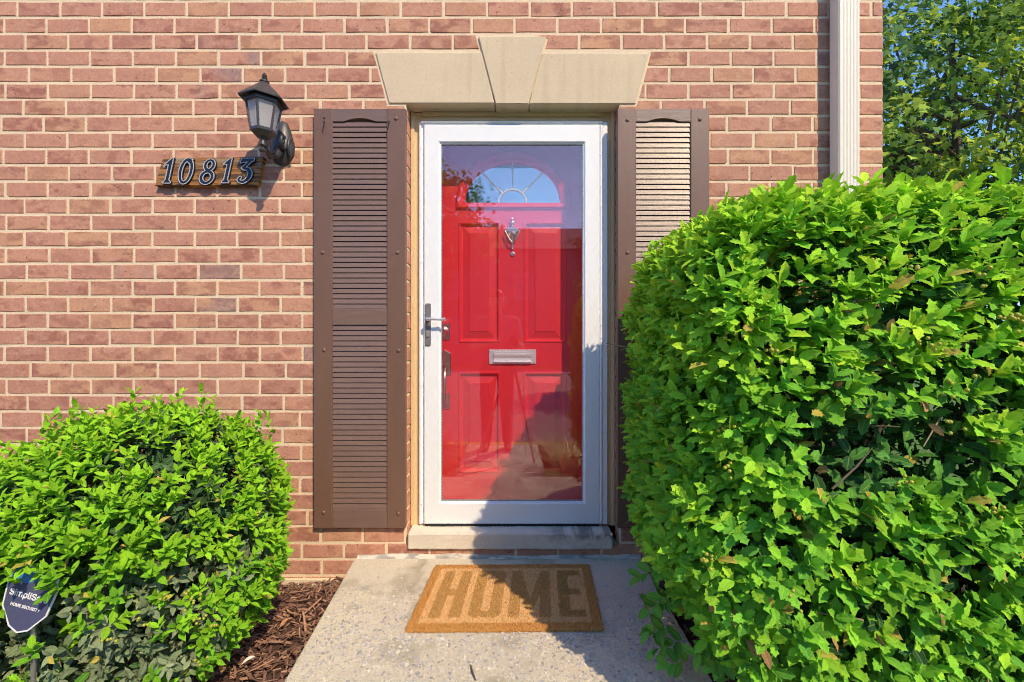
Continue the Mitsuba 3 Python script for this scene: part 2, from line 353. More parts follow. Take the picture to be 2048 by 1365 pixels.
bricks = []
for r in range(len(zjoint) - 1):
    z1, z0 = zjoint[r], zjoint[r + 1]
    if z0 > WZ1 - 0.02: continue
    off = (9.5 if (r - 24) % 2 else 52.0) + R.normal(0, 2.0)
    if (r - 24) == 0: off = 36.5
    x = P(off, 0)[0] - 9 * PITCHX
    while x < WX1:
        w = PITCHX + R.normal(0, 0.0022)
        if x + w > WX1 - 0.055: w = WX1 + J - x
        rect = sbox(max(x + J / 2 + R.normal(0, .0012), WX0), z0 + J / 2 + R.normal(0, .0008), min(x + w - J / 2, WX1), z1 - J / 2 + R.normal(0, .0008))
        x += w
        if rect.bounds[2] - rect.bounds[0] < 0.012 or rect.bounds[0] > WX1 - 0.01: continue
        if x - w < WX0 - 0.1: continue
        g = rect.difference(hole)
        for q in getattr(g, 'geoms', [g]):
            if q.area < 0.0006: continue
            q = q.simplify(0.001)
            b = q.bounds
            # how much of it the photograph shows
            seen = 0
            for u in np.linspace(0.08, 0.92, 7):
                for w2 in (0.2, 0.5, 0.8):
                    wx, wz = b[0] + u * (b[2] - b[0]), b[1] + w2 * (b[3] - b[1])
                    pt = Point(1024 + wx * FPX / CAM_D, 682 - (wz - CAM_H) * FPX / CAM_D)
                    if not (0 < pt.x < 2048 and 0 < pt.y < 1365) or not q.contains(Point(wx, wz)): continue
                    if l_bush.contains(pt) or r_bush.contains(pt) or any(s.contains(pt) for s in shut): continue
                    seen += 1
            bricks.append((seen * (b[2] - b[0]) / 0.2, q))
order = sorted(range(len(bricks)), key=lambda i: -bricks[i][0])
single = set(order[:300])
rest, rest_uv = [], []
for i, (s, q) in enumerate(bricks):
    m, uv = brick_mesh(q, i + 1)
    if i in single: obj('brick', m, 'm_brick', front, uv=uv)
    else: rest.append(m); rest_uv.append(uv)
# brick returns of the door opening: seen edge-on inside the reveal
for r in range(len(zjoint) - 1):
    z1, z0 = zjoint[r], zjoint[r + 1]
    if z1 < OZ0 + 0.08 or z0 > OZ1 - 0.04: continue
    for x0, x1 in ((OX0 - 0.010, OX0 + 0.001), (OX1 - 0.001, OX1 + 0.010)):
        m = bx(x0, x1, 0.021, 0.088, max(z0, OZ0 + 0.01) + J / 2, min(z1, OZ1 - 0.005) - J / 2, 0.0015); k = 2000 + r
        rest.append(m); rest_uv.append(np.stack([4.0 * k + 1 + m.vertices[:, 1], m.vertices[:, 2]], 1))
# the side wall round the corner
for r in range(len(zjoint) - 1):
    z1, z0 = zjoint[r], zjoint[r + 1]; y = 0.004 if r % 2 else -0.10
    while y < 1.6:
        a, b_ = max(y + J / 2, 0.03), y + PITCHX - J / 2
        m = bx(WX1 - 0.02, WX1 - 0.0005, a, b_, z0 + J / 2, z1 - J / 2, 0.002); k = 3000 + r * 20 + int(y * 5)
        rest.append(m); rest_uv.append(np.stack([4.0 * k + 1 + m.vertices[:, 1], m.vertices[:, 2]], 1)); y += PITCHX
obj('more_bricks', cat(rest), 'm_brick', front, uv=np.vstack(rest_uv), kind='stuff')

# stone step under the door
sx0, sx1 = P(815, 0, -0.022)[0], P(1226, 0, -0.022)[0]
ZS = 0.127
step = bx(sx0, sx1, -0.022, 0.16, 0.046, ZS, 0.006)
step = step.subdivide_to_size(0.03); nn = meshkit.fbm(step.vertices * 25, 3, 5) - 0.5
step.vertices = step.vertices + np.c_[0 * nn, 0.007 * nn, 0.006 * nn] * (step.vertices[:, 1:2] < 0.1)
obj('door_step', step, 'm_step', house, smooth=35)

# beige trim round the door
TY = 0.088
JX0, JX1, JZ = OX0 + 0.062, OX1 - 0.062, OZ1 - 0.075
def jamb(x0, x1, z0, z1, horizontal=False):
    if horizontal:
        return cat([bx(x0, x1, TY, 0.30, z0, z1, 0.002), bx(x0, x1, TY - 0.012, TY + 0.02, z1 - 0.022, z1 - 0.002, 0.003), rot(lathe([(0, 0), (0.011, 0), (0.011, x1 - x0), (0, x1 - x0)], 16), [0, 1, 0], 90).apply_translation([x0, TY + 0.002, (z0 + z1) / 2 - 0.004])])
    s = 1 if x0 < 0 else -1; xo = x0 if x0 < 0 else x1
    return cat([bx(x0, x1, TY, 0.30, z0, z1, 0.002), bx(min(xo, xo + s * 0.02), max(xo, xo + s * 0.02), TY - 0.012, TY + 0.02, z0, z1, 0.003)])
obj('door_jamb', jamb(OX0 + 0.003, JX0, ZS - 0.004, OZ1 - 0.004), 'm_trim', house)
obj('door_jamb', jamb(JX1, OX1 - 0.003, ZS - 0.004, OZ1 - 0.004), 'm_trim', house)
obj('door_head', jamb(JX0, JX1, JZ, OZ1 - 0.003, True), 'm_trim', house)
obj('threshold', bx(JX0 + 0.001, JX1 - 0.001, 0.161, 0.32, 0.06, 0.150, 0.004), 'm_steel', house)

# ------------------------------------------------------------------ red entry door
DY = 0.215
door = thing('entry_door', 'red panelled entry door with arched fanlight seen behind the storm door glass', 'door')
dx0, dx1, dz0, dz1 = JX0 + 0.002, JX1 - 0.002, 0.152, JZ - 0.004
panels = [(916, 443, 1001, 686), (1047, 443, 1133, 686), (916, 743, 1001, 946), (1047, 743, 1133, 946)]
prect = []
for a, b, c, d in panels:
    x0, z1 = P(a, b, DY); x1, z0 = P(c, d, DY); prect.append((x0, x1, z0, z1))
sD = (CAM_D + DY) / FPX
fcx, fcz = P(1025, 405, DY)
def fan(a, h, drop, n=40):
    t = np.linspace(0, PI, n)
    return np.array([(fcx + a * sD * math.cos(s), fcz + h * sD * math.sin(s)) for s in t] + ([(fcx - a * sD, fcz - drop * sD), (fcx + a * sD, fcz - drop * sD)]))
slabp = sbox(dx0, dz0, dx1, dz1)
for x0, x1, z0, z1 in prect: slabp = slabp.difference(sbox(x0, z0, x1, z1))
slabp = slabp.difference(Polygon(fan(96, 81, 0.5)))
obj('slab', ext(slabp, DY + 0.044, DY), 'm_red', door)
for x0, x1, z0, z1 in prect:
    rings = [(np.array([(x0 + o, z0 + o), (x1 - o, z0 + o), (x1 - o, z1 - o), (x0 + o, z1 - o)]), DY + y) for o, y in
             ((0, 0), (0.004, -0.004), (0.011, -0.004), (0.018, 0.011), (0.026, 0.012), (0.062, 0.002), (0.064, -0.001))]
    obj('panel', loft(rings), 'm_red', door)
mr = [(fan(113, 104, 13), DY + 0.001), (fan(112, 103, 12.5), DY - 0.010), (fan(107, 97, 10), DY - 0.016), (fan(102, 90, 5), DY - 0.007), (fan(99, 85, 3), DY - 0.007), (fan(95, 80, 0), DY + 0.010)]
fanl = obj('fanlight', loft(mr, cap=False), 'm_red', door, smooth=30)
g = fan(96, 81, 0.5); 
obj('pane', trimesh.Trimesh(np.c_[g[:, 0], np.full(len(g), DY + 0.012), g[:, 1]], np.array([(0, i, i + 1) for i in range(1, len(g) - 1)]), process=False), 'm_fanglass', fanl)
arc = [(fcx + 28 * sD * math.cos(t), DY + 0.008, fcz + 27 * sD * math.sin(t)) for t in np.linspace(0, PI, 20)]
obj('glazing_bar', tube(arc, 0.0042, 6), 'm_muntin', fanl)
for t in (45, 90, 135):
    c, s = math.cos(math.radians(t)), math.sin(math.radians(t)); hh = 1 / math.hypot(c / 95, s / 80)
    obj('glazing_bar', tube([(fcx + 28 * sD * c, DY + 0.0085, fcz + 27 * sD * s), (fcx + hh * sD * c, DY + 0.0085, fcz + hh * sD * s)], 0.0042, 6), 'm_muntin', fanl)
# knocker
kx, kz = P(1025, 470, DY)
kn = obj('knocker', cat([
    lathe([(0, 0.103), (0.006, 0.1), (0.008, 0.094), (0.005, 0.088), (0.011, 0.082), (0.0125, 0.074), (0.007, 0.066), (0.006, 0.058), (0.010, 0.052)], 16, (kx, DY - 0.012, kz - 0.010)),
    plate([(kx - 0.036, kz + 0.014), (kx + 0.036, kz + 0.014), (kx + 0.036, kz + 0.030), (kx + 0.016, kz + 0.038), (kx, kz + 0.044), (kx - 0.016, kz + 0.038), (kx - 0.036, kz + 0.030)], DY, DY - 0.016, 0.003),
    lathe([(0, -0.052), (0.006, -0.050), (0.007, -0.043), (0.012, -0.036), (0.024, -0.016), (0.029, 0.0), (0.028, 0.012), (0.0, 0.014)], 20, (kx, DY - 0.004, kz)),
    sphere((kx, DY - 0.008, kz - 0.078), 0.006, 1), bx(kx - 0.004, kx + 0.004, DY - 0.010, DY, kz - 0.076, kz - 0.05)]), 'm_nickel', door, smooth=40)
ring = [(kx + 0.040 * math.sin(a) * (1 if True else 0), DY - 0.024 - 0.004 * math.cos(a), kz + 0.020 - 0.064 * (1 - abs(math.sin(a)) ** 1.6 if abs(a) < PI / 2 else 0)) for a in np.linspace(-PI / 2, PI / 2, 25)]
obj('ring', tube(ring, 0.0042, 8), 'm_nickel', kn, smooth=True)
vx, vz = P(1025.5, 508, DY)
obj('peephole', rot(lathe([(0, 0.004), (0.006, 0.003), (0.0075, 0.006), (0.013, 0.005), (0.014, 0)], 20), [1, 0, 0], 90).apply_translation([vx, DY, vz]), 'm_nickel', door, smooth=30)
# mail slot
mx0, mz1 = P(978, 699, DY); mx1, mz0 = P(1072, 728, DY)
ms = obj('mail_slot', bx(mx0, mx1, DY - 0.006, DY + 0.001, mz0, mz1, 0.002), 'm_silver', door)
fx0, fx1, h_ = mx0 + 0.026, mx1 - 0.026, mz1 - mz0
prof = [(-0.006, 0.84), (-0.012, 0.84), (-0.012, 0.74), (-0.010, 0.72), (-0.017, 0.68), (-0.016, 0.56), (-0.011, 0.40), (-0.013, 0.24), (-0.019, 0.14), (-0.017, 0.12), (-0.006, 0.12)]
fl = Polygon([(-y, q * h_) for y, q in prof])
fm = trimesh.creation.extrude_polygon(fl, fx1 - fx0, engine='earcut'); v = fm.vertices.copy()
fm.vertices = np.stack([fx0 + v[:, 2], DY - v[:, 0], mz0 + v[:, 1]], 1); fm.invert()
obj('flap', fm, 'm_silver', ms)
for a in (mx0 + 0.012, mx1 - 0.012):
    for b in (mz0 + 0.010, mz1 - 0.010): obj('screw', sphere((a, DY - 0.006, b), 0.003, 1), 'm_steel', ms)
# deadbolt and handle set, part hidden by the storm door stile
bx0, bz1 = P(880, 647, DY); bx1, bz0 = P(900, 680, DY)
db = obj('deadbolt', plate(sbox(bx1 - 0.072, bz0, bx1, bz1), DY, DY - 0.008, 0.004), 'm_nickel', door)
obj('cylinder', rot(lathe([(0, 0.030), (0.017, 0.030), (0.019, 0.027), (0.025, 0.008), (0.03, 0.0)], 24), [1, 0, 0], 90).apply_translation([bx1 - 0.036, DY - 0.008, (bz0 + bz1) / 2]), 'm_nickel', db, smooth=30)
hx1, hz1 = P(903, 699, DY); _, hz0 = P(903, 750, DY); _, gz0 = P(0, 786, DY); _, gz1 = P(0, 818, DY)
hcx = hx1 - 0.036
hs = obj('handle_set', plate(Polygon([(hcx - 0.034, hz0), (hcx + 0.034, hz0), (hcx + 0.034, hz1 - 0.02), (hcx, hz1), (hcx - 0.034, hz1 - 0.02)]), DY, DY - 0.010, 0.005), 'm_nickel', door)
obj('grip', tube([(hcx + 0.004, DY - 0.008, hz0 + 0.035), (hcx + 0.004, DY - 0.04, hz0 + 0.03), (hcx + 0.006, DY - 0.055, hz0 - 0.02), (hcx + 0.006, DY - 0.055, (hz0 + gz1) / 2), (hcx + 0.006, DY - 0.05, gz0 - 0.02), (hcx + 0.006, DY - 0.03, gz0 - 0.045), (hcx + 0.006, DY - 0.006, gz0 - 0.055)], [.009, .010, .010, .010, .010, .009, .008], 12), 'm_nickel', hs, smooth=True)
obj('foot_plate', plate(sbox(hcx - 0.02, gz1, hcx + 0.026, gz0), DY, DY - 0.008, 0.004), 'm_nickel', hs)
obj('thumb_latch', bx(hcx - 0.012, hcx + 0.014, DY - 0.045, DY - 0.008, hz0 + 0.055, hz0 + 0.062, 0.002), 'm_nickel', hs)

# ------------------------------------------------------------------ storm door
SF, SB = 0.058, 0.094
storm = thing('storm_door', 'white framed full glass storm door closed over the red entry door', 'door')
ox0, oz1 = P(848, 249, SF); ox1, oz0 = P(1199, 1048, SF)
ix0, iz1 = P(879, 284, SF); ix1, iz0 = P(1169, 1006.5, SF)
def rc(o, i_=0): return np.array([(ox0 + o, oz0 + o), (ox1 - o, oz0 + o), (ox1 - o, oz1 - o), (ox0 + o, oz1 - o)]) if not i_ else np.array([(ix0 - o, iz0 - o), (ix1 + o, iz0 - o), (ix1 + o, iz1 + o), (ix0 - o, iz1 + o)])
frame = loft([(rc(0), SB), (rc(0), SF + 0.003), (rc(0.003), SF), (rc(0.004, 1), SF), (rc(0, 1), SF + 0.004), (rc(0, 1), SB)], cap=False)
fr = obj('frame', frame, 'm_white', storm)
w = 0.007
bead = cat([bx(ix0, ix0 + w, SF + 0.010, SB, iz0, iz1), bx(ix1 - w, ix1, SF + 0.010, SB, iz0, iz1), bx(ix0 + w, ix1 - w, SF + 0.010, SB, iz1 - w, iz1), bx(ix0 + w, ix1 - w, SF + 0.010, SB, iz0, iz0 + w)])
obj('glazing_bead', bead, 'm_white', storm)
w2 = 0.0095
obj('gasket', cat([bx(ix0 + w, ix0 + w2, SF + 0.014, SB - .002, iz0 + w, iz1 - w), bx(ix1 - w2, ix1 - w, SF + 0.014, SB - .002, iz0 + w, iz1 - w), bx(ix0 + w2, ix1 - w2, SF + 0.014, SB - .002, iz1 - w2, iz1 - w), bx(ix0 + w2, ix1 - w2, SF + 0.014, SB - .002, iz0 + w, iz0 + w2)]), 'm_gasket', storm)
GY = SF + 0.019
obj('glass', trimesh.Trimesh([(ix0 + .003, GY, iz0 + .003), (ix1 - .003, GY, iz0 + .003), (ix1 - .003, GY, iz1 - .003), (ix0 + .003, GY, iz1 - .003)], [[0, 1, 2], [0, 2, 3]], process=False), 'm_glass', storm)
zx0, zz1 = P(838, 243, SF); zx1, _ = P(1213, 243, SF)
obj('mounting_rail', cat([bx(zx0, zx0 + 0.010, SF + 0.006, TY - 0.001, oz0 - 0.004, zz1, 0.001), bx(zx0 + 0.010, ox0 - 0.003, SF + 0.016, TY - 0.001, oz0 - 0.004, zz1 - 0.006, 0.001)]), 'm_white', storm, label='left white mounting rail')
obj('mounting_rail', bx(ox1 + 0.018, zx1 + 0.006, SF + 0.006, TY - 0.001, oz0 - 0.004, zz1, 0.002), 'm_white', storm, label='right white mounting rail')
obj('mounting_rail', cat([bx(zx0 + 0.011, ox1 + 0.017, SF + 0.004, TY - 0.001, oz1 + 0.004, zz1, 0.0015), bx(zx0 + 0.011, ox1 + 0.017, SF - 0.004, SF + 0.0035, zz1 - 0.006, zz1, 0.001)]), 'm_white', storm, label='top white mounting rail')
hz = [oz0 - 0.002, oz0 + 0.09, oz0 + 0.35, oz0 + 0.42, oz0 + 0.66, oz0 + 0.95, oz0 + 1.02, oz1 - 0.42, oz1 - 0.32, oz1 - 0.16, oz1 - 0.09, oz1]
for a, b in zip(hz[:-1], hz[1:]): obj('hinge_rail', tube([(ox1 + 0.009, SF + 0.008, a + 0.001), (ox1 + 0.009, SF + 0.008, b - 0.001)], 0.0085, 10), 'm_white', storm, smooth=40)
obj('sweep', bx(ox0 + 0.003, ox1 - 0.003, SF + 0.006, SB, oz0 - 0.016, oz0 - 0.0005), 'm_black', storm)
for px, py in ((842, 296), (842, 525), (842, 772), (842, 1010), (1026, 245.5), (1196, 245.5), (862, 1033), (1190, 1030), (1207.5, 690), (1208, 380)):
    x, z = P(px, py, SF); obj('screw', sphere((x, SF + 0.006 if py > 250 and px < 850 else SF, z), 0.0032, 1), 'm_steel', storm)
# handle
ax0, az1 = P(851, 607, SF); ax1, az0 = P(862, 691, SF)
hp = obj('handle', cat([plate(sbox(ax0, az0, ax1, az1).buffer(-0.006).buffer(0.006), SF, SF - 0.008, 0.002)]), 'm_greyplate', storm)
lx, lz = P(857, 639, SF)
obj('lever', cat([tube([(lx, SF - 0.006, lz), (lx, SF - 0.045, lz)], 0.009, 12), tube([(lx - 0.004, SF - 0.045, lz), (lx + 0.03, SF - 0.047, lz + 0.001), (lx + 0.06, SF - 0.042, lz - 0.002), (lx + 0.092, SF - 0.040, lz)], [0.009, 0.007, 0.0065, 0.0085], 12)]), 'm_steel', hp, smooth=40)
cx_, cz_ = P(856.5, 668, SF)
obj('lock_cylinder', cat([bx(cx_ - 0.008, cx_ + 0.008, SF - 0.016, SF - 0.006, cz_ - 0.014, cz_ + 0.014, 0.003)]), 'm_steel', hp)

# ------------------------------------------------------------------ shutters
def shutter(px0, px1, label, nails):
    YF, YB = -0.034, -0.0025
    sh = thing('window_shutter', label, 'shutter', 'brown louvred shutters flanking the door')
    x0, z1 = P(px0, 216.5, YF); x1, z0 = P(px1, 1057, YF)
    sw = 37.5 * (CAM_D + YF) / FPX
    zt = P(0, 242, YF)[1]; m1 = P(0, 618, YF)[1]; m0 = P(0, 650, YF)[1]; zb = P(0, 1018, YF)[1]
    xi0, xi1 = x0 + sw, x1 - sw
    obj('stile', bx(x0, xi0, YF, YB, z0, z1, 0.003), 'm_shutter', sh, label='left stile')
    obj('stile', bx(xi1, x1, YF, YB, z0, z1, 0.003), 'm_shutter', sh, label='right stile')
    xc = (xi0 + xi1) / 2; ww = xi1 - xi0
    t = np.linspace(-1, 1, 31); arch = [(xc + s * ww * 0.5, zt + 0.016 * np.clip(math.cos(s * PI / 2 / 0.56), 0, 1) ** 0.8 if abs(s) < 0.56 else zt) for s in t]
    obj('top_rail', ext(Polygon([(xi0 + 5e-4, z1 - 0.002), (xi1 - 5e-4, z1 - 0.002)] + arch[::-1]), YB, YF + 0.0025), 'm_slat', sh)
    obj('middle_rail', bx(xi0 + 5e-4, xi1 - 5e-4, YF + 0.002, YB, m0, m1, 0.002), 'm_slat', sh)
    obj('bottom_rail', bx(xi0 + 5e-4, xi1 - 5e-4, YF + 0.002, YB, z0 + 0.001, zb, 0.002), 'm_slat', sh)
    obj('backing', bx(xi0 + 5e-4, xi1 - 5e-4, -0.012, YB - 0.001, zb, zt + 0.014), 'm_slat', sh)
    sp = 10.38 * (CAM_D + YF) / FPX
    # each louvre slopes out and down, its lower lip standing clear of the next
    prof = Polygon([(-0.0125, 0.0190), (-0.0240, 0.0192), (-0.0288, -0.0028), (-0.0280, -0.0036), (-0.0262, -0.0034), (-0.0125, 0.0135)])
    pm = trimesh.creation.extrude_polygon(prof, ww - 0.0012, engine='earcut'); v = pm.vertices.copy()
    pm.vertices = np.stack([v[:, 2] - (ww - 0.0012) / 2, v[:, 0], v[:, 1]], 1)
    if pm.volume < 0: pm.invert()
    ply = mikit.ply(pm, 'm_slat')
    for top, bot in ((zt, m1), (m0, zb)):
        n = int(round((top - bot) / sp)); s = (top - bot) / n
        for i in range(n):
            obj('slat', None, None, sh, shape=ply, to_world=T().translate([xc, 0, top - (i + 1) * s + 0.0045]))
    for a, b in nails:
        x, z = P(a, b, YF); obj('screw_cap', sphere((x, YF - 0.0005, z), (0.0095, 0.006, 0.0095), 2), 'm_shutter', sh, smooth=True)
    return sh
s1 = shutter(627, 811, 'brown louvred shutter left of the door above the low shrub', [(792, 237), (648, 700), (797, 701), (647, 1025), (797, 1027), (645, 505), (795, 505)])
s2 = shutter(1235, 1419, 'brown louvred shutter right of the door half hidden by the holly', [(1255, 240), (1400, 239), (1255, 505)])
# two bent hook wires on the left shutter
for px in (648, 777):
    x, z = P(px, 236, -0.036); 
    if px == 648: obj('nail_hole', rot(lathe([(0, .001), (.005, .001), (.005, -.001), (0, -.001)], 12), [1, 0, 0], 90).apply_translation([x, -0.0345, z]), 'm_black', s1)
    obj('hook', tube([(x - 0.002, -0.036, z - 0.014), (x + 0.009, -0.048, z - 0.024), (x + 0.001, -0.046, z - 0.045), (x - 0.006, -0.040, z - 0.070)], 0.0018, 6), 'm_black', s1)

# ------------------------------------------------------------------ downspout
ds = thing('downspout', 'cream ribbed metal downspout running down the brick beside the corner', 'downspout')
DX0, DX1, DYF, DYB = 1.575, 1.679, -0.082, -0.020
n = 5; ribs = [(DX0 + 0.006, DYF)]
for i in range(n):
    a = DX0 + 0.012 + (DX1 - DX0 - 0.024) * i / n; s = (DX1 - DX0 - 0.024) / n
    ribs += [(a, DYF), (a + s * 0.3, DYF + 0.0018), (a + s * 0.6, DYF + 0.0018), (a + s * 0.9, DYF)]
prof = [(DX0, DYB), (DX0, DYF + 0.006)] + ribs + [(DX1 - 0.006, DYF), (DX1, DYF + 0.006), (DX1, DYB)]
obj('pipe', extz(Polygon(prof), 0.05, WZ1), 'm_gutter', ds)
for z in (0.5, 2.95): obj('strap', bx(DX0 - 0.002, DX1 + 0.002, DYB, -0.003, z, z + 0.03, 0.002), 'm_gutter', ds)

# ------------------------------------------------------------------ lantern
lamp = thing('wall_lantern', 'black six sided coach lantern on a bracket above the number plaque', 'lantern')
LX, LYc = -1.14, -0.185
def LZ(py): return CAM_H + (682 - py) * (CAM_D + LYc) / FPX
zc = LZ(232); LT = trimesh.transformations.rotation_matrix(math.radians(1.5), [0, 1, 0], [LX, LYc, zc])
A0 = math.radians(217)
def hexr(r, z, k=6): return [(LX + r * math.cos(A0 + i * PI / 3), LYc + r * math.sin(A0 + i * PI / 3), z) for i in range(k)]
def lampo(name, m, mt, par=lamp, **kw): m.apply_transform(LT); return obj(name, m, mt, par, **kw)
zr, zt_, zb_ = LZ(203), LZ(206), LZ(264)
def hexloft(levels):
    v = []; f = []
    for r, z in levels: v += hexr(r, z)
    for k in range(len(levels) - 1):
        for i in range(6):
            j = (i + 1) % 6; f += [(k * 6 + i, k * 6 + j, k * 6 + 6 + j), (k * 6 + i, k * 6 + 6 + j, k * 6 + 6 + i)]
    a, b = len(v), len(v) + 1; v += [(LX, LYc, levels[0][1]), (LX, LYc, levels[-1][1])]; q = (len(levels) - 1) * 6
    for i in range(6):
        j = (i + 1) % 6; f += [(a, j, i), (b, q + i, q + j)]
    return trimesh.Trimesh(np.array(v), np.array(f), process=False)
lampo('cap', hexloft([(0.078, zr + 0.010), (0.103, zr - 0.002), (0.105, zr + 0.003), (0.078, zr + 0.030), (0.046, zr + 0.058), (0.026, zr + 0.078), (0.018, zr + 0.086)]), 'm_iron')
zf = zr + 0.084
lampo('finial', lathe([(0, 0.048), (0.005, 0.046), (0.011, 0.034), (0.008, 0.027), (0.013, 0.023), (0.010, 0.019), (0.009, 0.012), (0.021, 0.008), (0.021, 0.003), (0.015, -0.002)], 14, (LX, LYc, zf)), 'm_iron', smooth=35)
rt, rb = 0.074, 0.050
for i in range(6):
    a, b = A0 + i * PI / 3, A0 + (i + 1) * PI / 3
    pt = lambda r, an, z: np.array([LX + r * math.cos(an), LYc + r * math.sin(an), z])
    lampo('post', cat([hull([q + d for q in (pt(rt, a, zt_ + 0.004), pt(rb, a, zb_)) for d in np.array([(0.006, 0, 0), (-0.006, 0, 0), (0, 0.006, 0), (0, -0.006, 0)])])]), 'm_iron')
    q = [pt(rb - 0.003, a, zb_ + .004), pt(rb - 0.003, b, zb_ + .004), pt(rt - 0.003, b, zt_), pt(rt - 0.003, a, zt_)]
    lampo('pane', trimesh.Trimesh(q, [[0, 1, 2], [0, 2, 3]], process=False), 'm_lampglass')
lampo('base', hexloft([(0.016, zb_ - 0.030), (0.030, zb_ - 0.026), (0.054, zb_ - 0.004), (0.056, zb_ + 0.008), (0.050, zb_ + 0.010)]), 'm_iron')
lampo('collar', hexloft([(0.072, zt_ - 0.012), (0.082, zt_ - 0.010), (0.082, zt_ + 0.006), (0.07, zt_ + 0.007)]), 'm_iron')
lampo('socket', lathe([(0, 0.06), (0.010, 0.055), (0.010, 0.0), (0, 0)], 12, (LX, LYc, zb_ + 0.01)), 'm_rim')
zn = zb_ - 0.028
lampo('drop_finial', lathe([(0.0, -0.062), (0.016, -0.060), (0.017, -0.055), (0.006, -0.040), (0.015, -0.034), (0.016, -0.028), (0.011, -0.014), (0.013, -0.006), (0.016, 0.002)], 16, (LX, LYc, zn)), 'm_iron', smooth=35)
px_, pz_ = LX - 0.004, LZ(270) - 0.085
bp = Polygon([(px_ + dx_, CAM_H + 0.0 + dz_) for dx_, dz_ in ((0, 1.095), (0.024, 1.085), (0.044, 1.035), (0.060, 0.975), (0.058, 0.925), (0.034, 0.885), (0.0, 0.870), (-0.034, 0.885), (-0.058, 0.925), (-0.060, 0.975), (-0.044, 1.035), (-0.024, 1.085))])
bq = np.asarray(bp.exterior.coords)[:-1]; bc = np.array([px_, CAM_H + 0.975])
obj('back_plate', loft([(bq, 0.0), (bq, -0.012), (bc + (bq - bc) * 0.86, -0.026), (bc + (bq - bc) * 0.55, -0.040), (bc + (bq - bc) * 0.35, -0.044)]), 'm_iron', lamp, smooth=40)
obj('arm', tube([(px_, -0.036, CAM_H + 0.935), (px_, -0.075, CAM_H + 0.895), (px_, -0.120, CAM_H + 0.875), (LX - 0.002, -0.160, CAM_H + 0.890), (LX, LYc, zn - 0.008)], [0.026, 0.019, 0.014, 0.012, 0.012], 12), 'm_iron', lamp, smooth=True)
sc = [(px_ + 0.028 + 0.004 * math.cos(a), -0.05 - (0.008 + 0.004 * a) * math.cos(a), CAM_H + 0.965 + (0.008 + 0.004 * a) * math.sin(a)) for a in np.linspace(0, 7.5, 30)]
obj('scroll', tube(sc, np.linspace(0.004, 0.009, 30), 8), 'm_iron', lamp, smooth=True)
obj('scroll', tube([(px_ - 0.056 if k else px_ + 0.050, -0.03 - 0.02 * math.sin(t), CAM_H + 0.905 + 0.1 * t / PI) for k in (0,) for t in np.linspace(0, PI, 14)], 0.008, 8), 'm_iron', lamp, smooth=True)

# ------------------------------------------------------------------ number plaque
PYF = -0.030
plq = thing('house_number_plaque', 'weathered wooden plaque with slanted ends and navy house number 10813', 'sign')
bo = Polygon(PP([(325, 316.5), (526, 313), (514, 370.5), (309.5, 371)], PYF))
obj('board', plate(bo, -0.0015, PYF, 0.002), 'm_wood', plq)
def bez(pts, n=40):
    """smooth open curve through the points (Catmull-Rom)"""
    p = np.array([pts[0]] + list(pts) + [pts[-1]], float); out = []
    for i in range(1, len(p) - 2):
        t = np.linspace(0, 1, n // 4, endpoint=False)[:, None]
        a, b, c, d = p[i - 1], p[i], p[i + 1], p[i + 2]
        out.append(0.5 * ((2 * b) + (-a + c) * t + (2 * a - 5 * b + 4 * c - d) * t ** 2 + (-a + 3 * b - 3 * c + d) * t ** 3))
    return np.vstack(out + [p[-2][None]])
def stroke(pts, w0, w1=None, curve=True):
    c = bez(pts) if curve else np.array(pts, float); wv = np.interp(np.linspace(0, 1, len(c)), np.linspace(0, 1, len(np.atleast_1d(w0))), np.atleast_1d(w0))
    return union_all([LineString([c[i], c[i + 1]]).buffer((wv[i] + wv[i + 1]) / 4, quad_segs=4) for i in range(len(c) - 1)])
# digits in a unit box: x 0..0.6, y 0..1
d1 = union_all([Polygon([(0.17, 0.06), (0.17, 0.74), (0.02, 0.72), (0.05, 0.78), (0.17, 0.90), (0.27, 1.0), (0.31, 1.0), (0.31, 0.06)]), Polygon([(0.10, 0.0), (0.39, 0.0), (0.39, 0.045), (0.31, 0.12), (0.17, 0.12), (0.10, 0.045)])])
el = lambda cx, cy, a, b: affinity.scale(Point(cx, cy).buffer(1, quad_segs=16), a, b)
d0 = union_all([el(0.29, 0.5, 0.28, 0.52).difference(el(0.29, 0.49, 0.155, 0.40)), Polygon([(0.26, 0.88), (0.33, 0.96), (0.48, 0.97), (0.38, 0.80)])])
d8 = union_all([el(0.30, 0.755, 0.225, 0.245), el(0.29, 0.27, 0.285, 0.285)]).difference(union_all([el(0.30, 0.765, 0.105, 0.145), el(0.29, 0.27, 0.155, 0.175)]))
d3 = union_all([stroke([(0.08, 0.88), (0.50, 0.93)], [0.12, 0.10], curve=False), Polygon([(0.02, 0.80), (0.05, 0.99), (0.55, 0.99), (0.52, 0.93), (0.22, 0.56), (0.10, 0.60), (0.33, 0.86), (0.12, 0.84)]),
                stroke([(0.20, 0.58), (0.36, 0.56), (0.49, 0.42), (0.48, 0.22), (0.34, 0.06), (0.17, 0.06), (0.09, 0.14), (0.14, 0.22)], [0.10, 0.12, 0.16, 0.16, 0.12, 0.10, 0.10, 0.10])])
DH = 0.122
